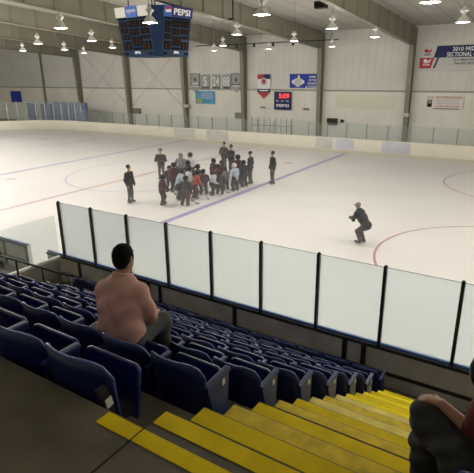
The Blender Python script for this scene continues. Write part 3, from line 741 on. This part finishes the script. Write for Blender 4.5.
text_geo(mb, '2010 MIDWEST', 2.5, .28, (x0+3.45, BY-.04, z1-.24), XD, ZD, M['white'], .008, .02)
text_geo(mb, 'SECTIONAL CHAMPIONSHIPS', 4.2, .30, (x0+3.95, BY-.04, z1-.60), XD, ZD, M['white'], .008, .02)
text_geo(mb, '2010 MIDWESTERN', 2.0, .13, (x0+3.3, BY-.04, z1-.98), XD, ZD, M['navy'], .008, .01)
text_geo(mb, 'PACIFIC DISTRICT', 1.7, .15, (x0+3.3, BY-.04, z1-1.22), XD, ZD, M['navy'], .008, .01)
mb.build('printed_design', t)
t, x0, x1, z0, z1 = board('business_sign', 426.5, 95.5, 462, 110.5, M['cream'], 'cream business sign with red heading and brown portrait below the championship banner', 'sign')
w = x1-x0; mb = MB(); text_geo(mb, 'S.G. ENTERPRISES', w*.92, .15, ((x0+x1)/2, BY-.03, z1-.12), XD, ZD, M['red'], .01, .01)
mb.bb((x0+.12, BY-.04, z0+.2), (x0+.46, BY-.03, z1-.3), M['sb_led']); c = Vector((x0+.29, BY-.045, z1-.42)); mb.add([c+Vector((.13*math.cos(q*PI/6), 0, .17*math.sin(q*PI/6))) for q in range(12)], [tuple(range(12))], M['panel_beige'])
for q in range(3): pt(mb, x0+.7, x1-.2-.1*(q % 2), z1-.33-.13*q, z1-.28-.13*q, M['adblue'])
text_geo(mb, '218-555-2135' if False else '218-385-5145', w*.62, .12, (x0+w*.62, BY-.03, z0+.27), XD, ZD, M['red'], .01, .01)
pt(mb, x0+.6, x1-.2, z0+.06, z0+.12, M['ban_dark']); mb.build('printed_design', t)
t, x0, x1, z0, z1 = board('wall_banner', 10.2, 91, 22, 102.5, M['ban_blue'], 'small plain blue square banner on the wall at the far left', 'banner')
# small wall boxes
for n, (a, b, c, d, mm, lb) in enumerate(((235.5, 112.5, 244, 118.5, 'boxgrey', 'grey wall heater box left of the red white and blue pennant'), (133.5, 108, 141, 113.5, 'boxgrey', 'grey electrical box beside the column left of the scoreboard'),
     (327.5, 118, 337, 125, 'black', 'black monitor box on the wall right of the blue team banner'), (341, 119.5, 343.5, 122.5, 'black', 'tiny black switch box right of the black monitor'),
     (268, 121, 274.5, 125.5, 'white', 'small white notice sign below the game clock'), (261, 106.5, 265, 108, 'boxgrey', 'small grey emergency light under the pennant'), (303.5, 108, 308.5, 109.8, 'boxgrey', 'small grey emergency light right of the game clock'))):
    a_ = ony(a, b, BY); b_ = ony(c, d, BY); mb = MB(); mb.bb((a_.x, BY-.15, b_.z), (b_.x, BY+.12, a_.z), M[mm], bev=.02); tag(mb.build('wall_box'), lb, 'box')
for n, (px, py, lb) in enumerate(((186, 106, 'by the grey banners'), (405.5, 115, 'below the right rafter'), (190, 82, ''))[:2]):
    p = ony(px, py, WY-.65); mb = MB(); mb.box((p.x, WY-.62, p.z), (.5, .2, .26), M['offwhite'], bev=.03); tag(mb.build('junction_box'), 'white junction box on the steel column '+lb, 'box')
# bench rail behind the far glass
t = empty('bench_railing', (0, YF+1.2, 0), label='thin grey bench railing posts behind the far glass under the clock', cat='railing')
for px in (252, 259, 264, 270, 276, 281, 286.5, 292):
    p = ony(px, 128, YF+1.2); mb = MB(); mb.tube([(p.x, 0, 0), (p.x, 0, 2.15)], .03, M['boxgrey'], 6); mb.build('upright', t)
mb = MB(); mb.tube([(ony(252, 128, YF+1.2).x, 0, 1.5), (ony(292, 128, YF+1.2).x, 0, 1.5)], .025, M['boxgrey'], 6); mb.build('crossbar', t)

# ================================================================== THINGS UNDER THE CEILING
p = ony(321, 5, 26); t = empty('loudspeaker', (p.x, 26, p.z), label='black loudspeaker box hanging from the ceiling at the top centre right', cat='speaker')
mb = MB(); mb.box((0, 0, 0), (.62, .45, .36), M['black'], bev=.03); mb.build('cabinet', t)
mb = MB(); mb.box((0, -.235, 0), (.5, .02, .26), M['sb_dark']); mb.build('grille', t)
mb = MB(); mb.tube([(-.2, 0, .15), (-.2, 0, zc(26)-p.z-.02)], .012, M['black'], 6); mb.tube([(.2, 0, .15), (.2, 0, zc(26)-p.z-.02)], .012, M['black'], 6); mb.build('hanger', t)
a = ony(196, 44.5, 33); b = ony(338, 41.5, 33)
t = empty('ceiling_pipe', (0, 33, 0), label='long thin dark pipe hanging level under the rafters', cat='pipe')
zz = (a.z+b.z)/2; mb = MB(); mb.tube([(a.x, 0, zz), (b.x, 0, zz)], .035, M['black'], 6); mb.build('tube', t)
for q in range(5):
    x = a.x+.5+(b.x-a.x-1)*q/4; mb = MB(); mb.tube([(x, 0, zz), (x, 0, zc(33)-.02)], .012, M['black'], 5); mb.build('hanger', t)
for px in (236, 254, 273, 293):
    x = ony(px, 45, 33).x; mb = MB(); mb.box((x, 0, zz-.14), (.16, .14, .22), M['black'], bev=.02); mb.build('clamp', t)
for (px, py, X, lb) in ((233, 19, None, 'thin black drop pipe with small foot hanging right of the scoreboard'),):
    p = ony(px, py, 24); mb = MB(); mb.tube([(p.x, 24, p.z), (p.x, 24, zc(24)-.02)], .045, M['black'], 6); mb.box((p.x-.12, 24, p.z), (.3, .12, .1), M['black']); tag(mb.build('drop_pipe'), lb, 'pipe')
for (px, py, lb) in ((357, 10.5, 'small black spotlight clamped high on the right rafter'), (391, 32.5, 'small black spotlight low on the right rafter')):
    d = ray(px, py); p = EYEV+d*((-10.45)/d.x); mb = MB(); mb.box((-10.50, p.y, p.z), (.38, .34, .2), M['black'], bev=.02); mb.tube([(-10.15, p.y, p.z), (-10.35, p.y, p.z)], .03, M['black'], 6); tag(mb.build('spotlight'), lb, 'spotlight')

# ================================================================== PEOPLE ON THE ICE
def rotm(ax, a):
    R = Matrix.Rotation(a, 3, ax); return np.array(R)
def skater(kind):
    """0 adult standing, 1 adult arms folded, 2 kid, 3 kid bent, 4 crouching coach.  materials: 0 top 1 legs 2 skin 3 boots"""
    F = Fig(); H = []
    if kind in (0, 1):
        F.limb((-.09, 0, .92), (.09, 0, .92), .12, .12, .05, 1)
        F.limb((-.05, 0, .95), (.05, 0, .95), .15, .15, .06, 0); F.limb((-.07, 0, 1.2), (.07, 0, 1.2), .155, .155, .08, 0); F.limb((-.16, 0, 1.40), (.16, 0, 1.40), .10, .10, .08, 0)
        F.ell((-.02, 0, .95), (.19, .14, .14), .05, 0)
        F.limb((0, 0, 1.45), (0, .02, 1.60), .058, .055, .02, 2); F.ell((0, .03, 1.70), (.078, .095, .12), .02, 2); F.ell((0, .13, 1.69), (.018, .025, .028), .02, 2)
        for s in (-1, 1):
            F.chain([(s*.09, 0, .9), (s*.11, .03, .5), (s*.13, 0, .14)], [.10, .075, .055], .03, 1)
            F.limb((s*.13, -.05, .10), (s*.14, .14, .09), .055, .042, .02, 3)
            if kind == 0: F.chain([(s*.22, 0, 1.40), (s*.30, -.02, 1.14), (s*.28, .08, .88)], [.08, .068, .055], .03, 0); F.ell((s*.26, .10, .82), (.035, .045, .06), .02, 2)
            else: F.chain([(s*.22, 0, 1.40), (s*.30, .06, 1.14), (s*.04, .24, 1.10)], [.08, .07, .055], .03, 0); F.ell((s*.02, .23, 1.12), (.05, .035, .035), .02, 2)
        return F, (0, .02, 1.73), .105, [(s*.13, 0) for s in (-1, 1)]
    if kind in (2, 3):
        ln = .14 if kind == 3 else .03
        F.limb((-.09, 0, .66), (.09, 0, .66), .13, .13, .05, 1)
        F.chain([(0, 0, .68), (0, ln*.6, .88), (0, ln, 1.04)], [.15, .165, .16], .06, 0); F.limb((-.17, ln, 1.05), (.17, ln, 1.05), .085, .085, .05, 0)
        F.limb((0, ln, 1.1), (0, ln+.02, 1.2), .05, .05, .02, 2); F.ell((0, ln+.05, 1.27), (.08, .09, .11), .02, 2)
        for s in (-1, 1):
            kx = .06 if kind == 3 else .03
            F.chain([(s*.09, 0, .64), (s*.13, kx+.04, .38), (s*.15, 0, .12)], [.115, .095, .075], .03, 1)
            F.limb((s*.15, -.05, .09), (s*.16, .12, .08), .052, .042, .02, 3)
            F.chain([(s*.22, ln, 1.04), (s*.29, ln+.03, .82), (s*.16, ln+.22, .70)], [.075, .065, .055], .03, 0); F.ell((s*.14, ln+.25, .69), (.06, .065, .06), .02, 3)
        return F, (0, ln+.04, 1.30), .125, [(s*.15, 0) for s in (-1, 1)]
    # crouching, bent forward, arms ahead
    F.limb((-.09, -.26, .72), (.09, -.26, .72), .14, .14, .05, 1)
    F.chain([(0, -.24, .78), (0, -.05, 1.02), (0, .10, 1.22)], [.165, .185, .16], .08, 0); F.limb((-.16, .10, 1.20), (.16, .10, 1.20), .09, .09, .06, 0)
    F.ell((0, -.28, .80), (.20, .17, .16), .06, 0)
    F.limb((0, .12, 1.26), (0, .18, 1.36), .058, .055, .02, 2); F.ell((0, .22, 1.44), (.078, .098, .115), .02, 2); F.ell((0, .32, 1.43), (.018, .025, .028), .02, 2)
    for s in (-1, 1):
        yk = .14 if s > 0 else .02
        F.chain([(s*.10, -.24, .70), (s*.14, yk, .50), (s*.13, -.08 if s > 0 else -.12, .14)], [.12, .095, .06], .03, 1)
        F.limb((s*.13, -.12, .10), (s*.14, .10, .09), .055, .045, .02, 3)
        F.chain([(s*.20, .10, 1.20), (s*.25, .16, .93), (s*.08, .42, .92)], [.075, .065, .048], .03, 0)
        F.ell((s*.06, .48, .92), (.065, .085, .06), .02, 3)
    return F, (0, .21, 1.48), .105, [(s*.13, -.05) for s in (-1, 1)]
pm = {n: mat('cloth_'+n, c, .8) for n, c in dict(black=(.028, .03, .032), charcoal=(.055, .052, .052), maroon=(.075, .032, .036), white=(.50, .50, .52), orange=(.34, .09, .06), navyj=(.035, .036, .055), greyj=(.20, .19, .19), pale=(.38, .42, .50)).items()}
M['face'] = mat('face', (.38, .22, .16), .6); M['boot'] = mat('boot', (.03, .03, .032), .5); M['blade'] = mat('blade', (.5, .5, .5), .3, metal=1); M['stick'] = mat('stick', (.22, .19, .17), .5)
protos = {}
def get_person(kind):
    F, hc, hr, ft = skater(kind); e = empty('person'); h = .022
    F.mesh('body', [pm['black'], pm['charcoal'], M['face'], M['boot']], h, e)
    mb = MB(); x, y, z = hc
    if kind in (2, 3):
        prof = [(hr, -.07), (hr*1.02, .0), (hr*.92, .07), (hr*.6, .115), (0, .13)]; mb.lathe(prof, pm['black'], 14, (x, y-.01, z)); ob = mb.build('helmet', e)
        mb = MB(); 
        for q in range(4): mb.tube([(x-.07+q*.047, y+.11, z-.12), (x-.07+q*.047, y+.13, z-.02)], .006, M['blade'], 4)
        mb.tube([(x-.08, y+.12, z-.07), (x+.08, y+.12, z-.07)], .006, M['blade'], 4); mb.build('face_cage', e)
    elif kind in (0, 1):
        prof = [(hr*.98, -.05), (hr, .0), (hr*.9, .05), (hr*.5, .09), (0, .10)]; mb.lathe(prof, pm['black'], 14, (x, y-.015, z)); ob = mb.build('knit_cap' if kind else 'hair', e)
    else:
        prof = [(hr*.98, -.03), (hr, .01), (hr*.9, .05), (hr*.5, .09), (0, .10)]; mb.lathe(prof, pm['greyj'], 14, (x, y-.015, z)); mb.box((x, y+.12, z-.02), (.15, .11, .015), pm['greyj'], bev=.005); ob = mb.build('baseball_cap', e)
    for (fx, fy) in ft:
        mb = MB(); mb.prism([(fx-.004, fy-.10, .0), (fx-.004, fy+.15, .0), (fx-.004, fy+.17, .03), (fx-.004, fy+.12, .055), (fx-.004, fy-.10, .055)], (.008, 0, 0), M['blade']); mb.build('skate_blade', e)
    protos[kind] = [e, False]
def put_person(px, py, top, kind, rz, topm, legm, label, group=None, ht=None, headm=None):
    if kind not in protos: get_person(kind)
    e, used = protos[kind]
    s = e if not used else copy_tree(e); protos[kind][1] = True; s.name = 'person'
    p = onz(px, py, 0); base = {0: 1.82, 1: 1.82, 2: 1.43, 3: 1.43, 4: 1.58}[kind]
    d = ray(px, top); dh = math.hypot(p.x, p.y)/math.hypot(d.x, d.y); H = EYE+d.z*dh
    sc = ht/base if ht else max(.7, min(1.12, H/base)); s.location = (p.x, p.y, 0); s.scale = (sc, sc, sc); s.rotation_euler = (0, 0, rz)
    for c in s.children:
        n = c.name.split('.')[0]
        if n == 'body':
            for k, m in ((0, pm[topm]), (1, pm[legm])): c.material_slots[k].link = 'OBJECT'; c.material_slots[k].material = m
        if n in ('helmet', 'knit_cap', 'hair', 'baseball_cap') and headm: c.material_slots[0].link = 'OBJECT'; c.material_slots[0].material = pm[headm]
    tag(s, label, 'person', group); return s, sc
def R(d): return math.radians(d)
# rz: facing, 0 = away from the stands (+Y), -90 = towards the right end of the rink
put_person(131, 203, 163, 0, R(-80), 'black', 'charcoal', 'person in black coat and hat standing alone left of the group', ht=1.78)
put_person(162, 180, 150.5, 1, R(-150), 'charcoal', 'charcoal', 'tall person in dark hooded coat standing behind the left end of the group', ht=1.75)
put_person(163, 205, 174, 2, R(-60), 'maroon', 'black', 'young skater in dark maroon standing nearest at the left of the group')
G1 = 'young hockey players gathered on the ice'
kids = [(170, 189, 165, 2, -120, 'charcoal', 'black', 'black', 'in grey between the maroon skater and the group'), (174, 192, 162, 2, -90, 'maroon', 'black', 'black', 'in dark jersey at the left edge of the huddle'),
 (179, 200, 168, 3, -40, 'pale', 'black', 'charcoal', 'in pale jersey at the front left of the huddle'), (185, 206, 176, 3, 10, 'charcoal', 'maroon', 'black', 'in dark jersey nearest the camera, front left'),
 (182, 180, 152.5, 2, -160, 'greyj', 'charcoal', 'greyj', 'tall one in grey at the back left of the huddle'), (192, 180, 152, 2, 170, 'white', 'charcoal', 'maroon', 'tall one in white at the back left of the huddle'),
 (189, 195, 166, 2, -70, 'white', 'black', 'black', 'in white beside the orange jersey'), (195, 199, 170, 3, -30, 'orange', 'maroon', 'black', 'in orange red jersey'),
 (199, 193, 164, 2, 60, 'charcoal', 'black', 'black', 'in black just right of the orange jersey'), (204, 195, 169, 2, 40, 'maroon', 'charcoal', 'black', 'in dark maroon facing the orange jersey'),
 (190, 189, 160, 2, 150, 'navyj', 'black', 'black', 'in navy behind the orange jersey'),
 (213, 185, 158, 2, -60, 'maroon', 'black', 'black', 'in maroon at the back of the middle cluster'), (217.5, 189, 164, 2, -20, 'maroon', 'charcoal', 'black', 'in maroon with black helmet in the middle cluster'),
 (212, 195, 170, 3, -60, 'white', 'black', 'maroon', 'in white at the left of the middle cluster'), (220, 195, 171, 3, 20, 'charcoal', 'black', 'black', 'in black at the front of the middle cluster'),
 (223, 185, 160, 2, 90, 'maroon', 'black', 'charcoal', 'in dark jersey between the two middle rows'), (226, 190, 167, 2, 70, 'greyj', 'black', 'black', 'in grey at the right of the middle cluster'),
 (235.5, 191, 163, 2, 80, 'pale', 'black', 'white', 'in pale blue jersey with white helmet'), (239, 184, 154, 2, 160, 'maroon', 'charcoal', 'black', 'in dark jersey behind the pale blue jersey'),
 (244.5, 187, 160, 2, 80, 'navyj', 'black', 'black', 'in navy between the pale blue jersey and the tall coach')]
for (px, py, tp, kd, rz, a, b, hm, lb) in kids:
    s, sc = put_person(px, py, tp, kd, R(rz), a, b, 'young hockey player '+lb, G1, headm=hm)
    # stick held in both hands, its blade on the ice
    ln = .14 if kd == 3 else .03; t = empty('hockey_stick', s.location, R(rz)); t.scale = (sc, sc, sc)
    mb = MB(); mb.tube([(-.20, ln+.20, .78), (.30, ln+.36, .05)], .011, M['stick'], 5); mb.build('shaft', t)
    mb = MB(); mb.box((.39, ln+.38, .035), (.22, .02, .06), M['stick'], rot=Matrix.Rotation(.1, 3, 'Z')); mb.build('blade', t)
    tag(t, 'hockey stick of player '+lb, 'hockey stick', 'hockey sticks of the young players')
put_person(224.5, 172, 139.5, 1, R(170), 'charcoal', 'charcoal', 'adult in charcoal jacket, left of the two standing behind the group', ht=1.8)
put_person(231.5, 176, 144, 1, R(160), 'black', 'black', 'adult in black jacket, right of the two standing behind the group', ht=1.8)
put_person(250.5, 184, 152, 0, R(100), 'charcoal', 'charcoal', 'tall coach in dark jacket at the right end of the group', ht=1.75)
put_person(272.5, 184, 151, 0, R(140), 'black', 'charcoal', 'person in black jacket standing alone on the blue line', ht=1.75)
put_person(359.5, 243, 203, 4, R(68), 'black', 'charcoal', 'crouching skater in black jacket and grey cap gliding alone on the right')

# ================================================================== SEATED MAN (salmon shirt)
def fold(f1, f2, amp, seed=0):
    def g(P):
        x, y, z = P[:, 0], P[:, 1], P[:, 2]
        return amp*(np.sin(f1*(z*.8+x*1.1+seed)+2.2*np.sin(9*x+seed))*np.sin(f2*(x-y)+seed*2+1.7*np.sin(7*z))+.6*np.sin(f1*1.7*(z-x*.7)+3*np.sin(6*y+seed)))
    return g
def hand(F, wrist, tip_dir, palm_n, side, h=1., curl=.5, m=0):
    w = np.array(wrist, float); d = np.array(tip_dir, float); d /= np.linalg.norm(d); n = np.array(palm_n, float); n -= d*(n@d); n /= np.linalg.norm(n); a = np.cross(d, n)*side
    for q in (-1.2, -.4, .4, 1.2): F.limb(w+a*q*.012, w+d*.085+a*q*.0175, .017, .0125, .012, m)
    for q, L in ((-1.5, .058), (-.5, .07), (.5, .076), (1.5, .068)):
        b = w+d*.088+a*q*.0185; e1 = b+d*L*.5+n*L*.12*curl*2; e2 = e1+d*L*.35+n*L*.35*curl*2; F.chain([b, e1, e2], [.0098, .009, .0075], .006, m)
    b = w+d*.025+a*.028; e1 = b+d*.035+a*.03+n*.01; e2 = e1+d*.035+a*.004+n*.012; F.chain([b, e1, e2], [.014, .011, .009], .01, m)
def head(F, c, yaw=0, pitch=0):
    Rm = rotm('Z', yaw) @ rotm('X', pitch); c = np.array(c, float); T = lambda v: c+Rm@np.array(v, float)
    F.ell(c, (.074, .094, .105), .02, 0, Rm); F.ell(T((0, .03, -.065)), (.055, .06, .055), .04, 0, Rm)
    F.limb(T((0, .088, .015)), T((0, .112, -.025)), .010, .015, .012)
    for s in (-1, 1):
        F.ell(T((s*.078, -.008, -.005)), (.010, .021, .033), .006, 0, Rm); F.ell(T((s*.03, .084, .012)), (.013, .011, .010), .006, 0, Rm); F.limb(T((s*.015, .092, .036)), T((s*.045, .085, .038)), .008, .006, .01)
    F.limb(T((-.02, .093, -.058)), T((.02, .093, -.058)), .008, .008, .008)
    return T, Rm
man = empty('person', (-2.79, 2.50, ZF-.52-DROP), R(14), label='seated man in salmon polo shirt seen from behind watching the ice', cat='person')
F = Fig(); SZ = .44
man.scale = (.955, .955, .955)
T, Rm = head(F, (.0, .13, 1.235), R(-4), R(-4))
F.limb((0, .07, 1.05), (0, .135, 1.17), .062, .056, .03)
F.chain([(0, .0, SZ+.14), (0, .01, .80), (0, .055, .96)], [.11, .11, .10], .06); F.limb((-.14, .06, .97), (.14, .06, .97), .06, .06, .05)
for s in (-1, 1):
    F.chain([(s*.18, .06, .955), (s*.235, .12, .70)], [.052, .046], .03)
    F.chain([(s*.235, .12, .70), (s*.15, .31, .625)], [.045, .028], .02)
    hand(F, (s*.15, .32, .622), (-s*.35, .9, -.12), (0, -.1, -1), s, curl=.35)
    F.chain([(s*.095, .0, SZ+.10), (s*.16, .39, SZ+.07), (s*.165, .42, .12)], [.10, .065, .045], .04)
    F.limb((s*.165, .39, .06), (s*.175, .56, .045), .045, .038, .02)
F.mesh('body', [M['skin']], .0075, man)
F = Fig()
F.chain([(-.0, -.03, SZ+.10), (0, -.02, .66), (0, -.0, .82), (0, .05, .98)], [.14, .135, .135, .125], .07)
F.limb((-.10, -.03, SZ+.12), (.085, -.03, SZ+.12), .13, .13, .06); F.limb((-.09, -.01, .66), (.08, -.01, .66), .125, .125, .06); F.limb((-.09, .03, .84), (.09, .03, .84), .12, .12, .06)
F.limb((-.155, .06, .965), (.155, .06, .965), .08, .08, .08); F.limb((-.06, .06, 1.02), (.06, .06, 1.02), .07, .07, .06); F.limb((0, .065, 1.03), (0, .085, 1.085), .078, .07, .03)
for s in (-1, 1): F.chain([(s*.18, .06, .955), (s*.222, .105, .78)], [.070, .072], .04)
F.mesh('polo_shirt', [M['shirt']], .008, man, fold(19, 13, .0085, .4), cuts=(((0, .085, 1.10), (0, .25, 1)),))
F = Fig(); F.chain([(.075*math.cos(a), .093+.078*math.sin(a), 1.088-.035*math.sin(a)) for a in np.linspace(0, 2*PI, 17)], [.015]*17, .01)
F.mesh('collar', [M['shirt']], .006, man)
F = Fig()
F.limb((-.09, -.02, SZ+.085), (.09, -.02, SZ+.085), .135, .135, .05)
for s in (-1, 1):
    F.chain([(s*.10, .02, SZ+.10), (s*.165, .40, SZ+.075), (s*.165, .43, .12)], [.122, .088, .068], .04)
F.mesh('trousers', [M['trouser']], .009, man, fold(26, 18, .005, 1.1))
F = Fig(); c = T((0, -.016, .034)); F.ell(c, (.086, .098, .092), .02, 0, Rm); F.ell(T((0, -.05, -.02)), (.072, .058, .075), .03, 0, Rm)
for s in (-1, 1): F.limb(T((s*.076, .02, .02)), T((s*.078, .022, -.02)), .010, .006, .015)
F.mesh('hair', [M['hair']], .007, man, fold(90, 70, .0018))
for s in (-1, 1):
    F = Fig(); F.limb((s*.165, .39, .055), (s*.175, .58, .04), .055, .045, .02); F.mesh('shoe', [M['shoe']], .01, man)

# ================================================================== PERSON AT THE RIGHT EDGE
per = empty('person', (.09, 2.42, ZF-.52-DROP), R(0), label='seated person at the right edge with dark trousers, arm resting on raised knee', cat='person')
F = Fig()
per.scale = (.96, .96, .96)
T, Rm = head(F, (-.20, .04, 1.19), R(12), R(-5)); F.limb((-.08, .04, 1.0), (-.17, .05, 1.12), .062, .056, .03)
F.chain([(0, -.0, SZ+.14), (0, .0, .80), (0, .05, .93)], [.11, .11, .10], .06); F.limb((-.15, .05, .95), (.15, .05, .95), .06, .06, .06)
KL = (-.475, .17, .70)
F.chain([(-.19, .05, .95), (-.21, .12, .74)], [.058, .046], .03); F.chain([(-.21, .12, .74), (-.41, .17, .83)], [.045, .03], .02)
hand(F, (-.415, .175, .832), (-.9, .15, -.10), (0, .1, -1), -1, curl=.5)
F.chain([(.19, .05, .95), (.25, .15, .72), (.10, .36, .66)], [.058, .046, .03], .03); hand(F, (.10, .365, .655), (-.5, .8, -.1), (0, 0, -1), 1, curl=.4)
F.chain([(-.095, .0, SZ+.10), KL, (-.47, .24, .22)], [.10, .07, .05], .04); F.limb((-.47, .21, .14), (-.50, .38, .12), .045, .038, .02)
F.chain([(.095, .0, SZ+.10), (.17, .44, SZ+.10), (.17, .46, .12)], [.10, .065, .045], .04); F.limb((.17, .43, .06), (.18, .6, .045), .045, .038, .02)
F.mesh('body', [M['skin']], .0075, per)
F = Fig(); F.limb((-.09, -.02, SZ+.085), (.09, -.02, SZ+.085), .14, .14, .05)
F.chain([(-.11, .0, SZ+.11), (-.25, .06, .60), KL, (-.46, .24, .20)], [.15, .135, .105, .09], .05)
F.chain([(.10, .02, SZ+.10), (.175, .45, SZ+.11), (.17, .47, .12)], [.125, .088, .068], .04)
F.mesh('trousers', [M['trouser2']], .009, per, fold(26, 20, .010, .7))
F = Fig(); F.chain([(0, -.03, SZ+.10), (0, -.02, .66), (0, 0, .82), (0, .045, .95)], [.15, .155, .155, .135], .07); F.limb((-.165, .05, .97), (.165, .05, .97), .078, .078, .07)
for s in (-1, 1): F.chain([(s*.19, .05, .95), (s*.215, .11, .77)], [.076, .072], .04)
F.mesh('shirt', [M['maroon']], .009, per, fold(16, 11, .006, .2))
F = Fig(); F.ell(T((0, -.014, .03)), (.088, .104, .096), .02, 0, Rm); F.ell(T((0, -.045, -.02)), (.074, .06, .075), .03, 0, Rm); F.mesh('hair', [M['hair']], .008, per, fold(90, 70, .0018))
F = Fig(); F.limb((-.47, .19, .13), (-.50, .40, .10), .058, .048, .02); F.mesh('shoe', [M['shoe']], .01, per)
F = Fig(); F.limb((.17, .43, .055), (.18, .62, .04), .055, .045, .02); F.mesh('shoe', [M['shoe']], .01, per)

# thin cold mist lying over the ice
mm = bpy.data.materials.new('mist'); mm.use_nodes = True; nt = mm.node_tree; nt.nodes.clear(); o_ = nt.nodes.new('ShaderNodeOutputMaterial'); vs_ = nt.nodes.new('ShaderNodeVolumeScatter')
vs_.inputs['Color'].default_value = (1, 1, 1, 1); vs_.inputs['Density'].default_value = .04; nt.links.new(vs_.outputs[0], o_.inputs['Volume'])
mb = MB(); mb.bb((XL+3, YN+.6, .02), (XR-3, YF-.6, 1.3), mm); tag(mb.build('mist'), 'thin pale mist lying low over the ice sheet', 'mist', kind='stuff')

# ================================================================== WORLD AND VIEW
w = bpy.data.worlds.new('world'); S.world = w; w.use_nodes = True; w.node_tree.nodes['Background'].inputs[0].default_value = (.5, .5, .5, 1); w.node_tree.nodes['Background'].inputs[1].default_value = .05
S.view_settings.view_transform = 'Standard'; S.view_settings.look = 'None'; S.view_settings.exposure = -.1; S.view_settings.gamma = 1
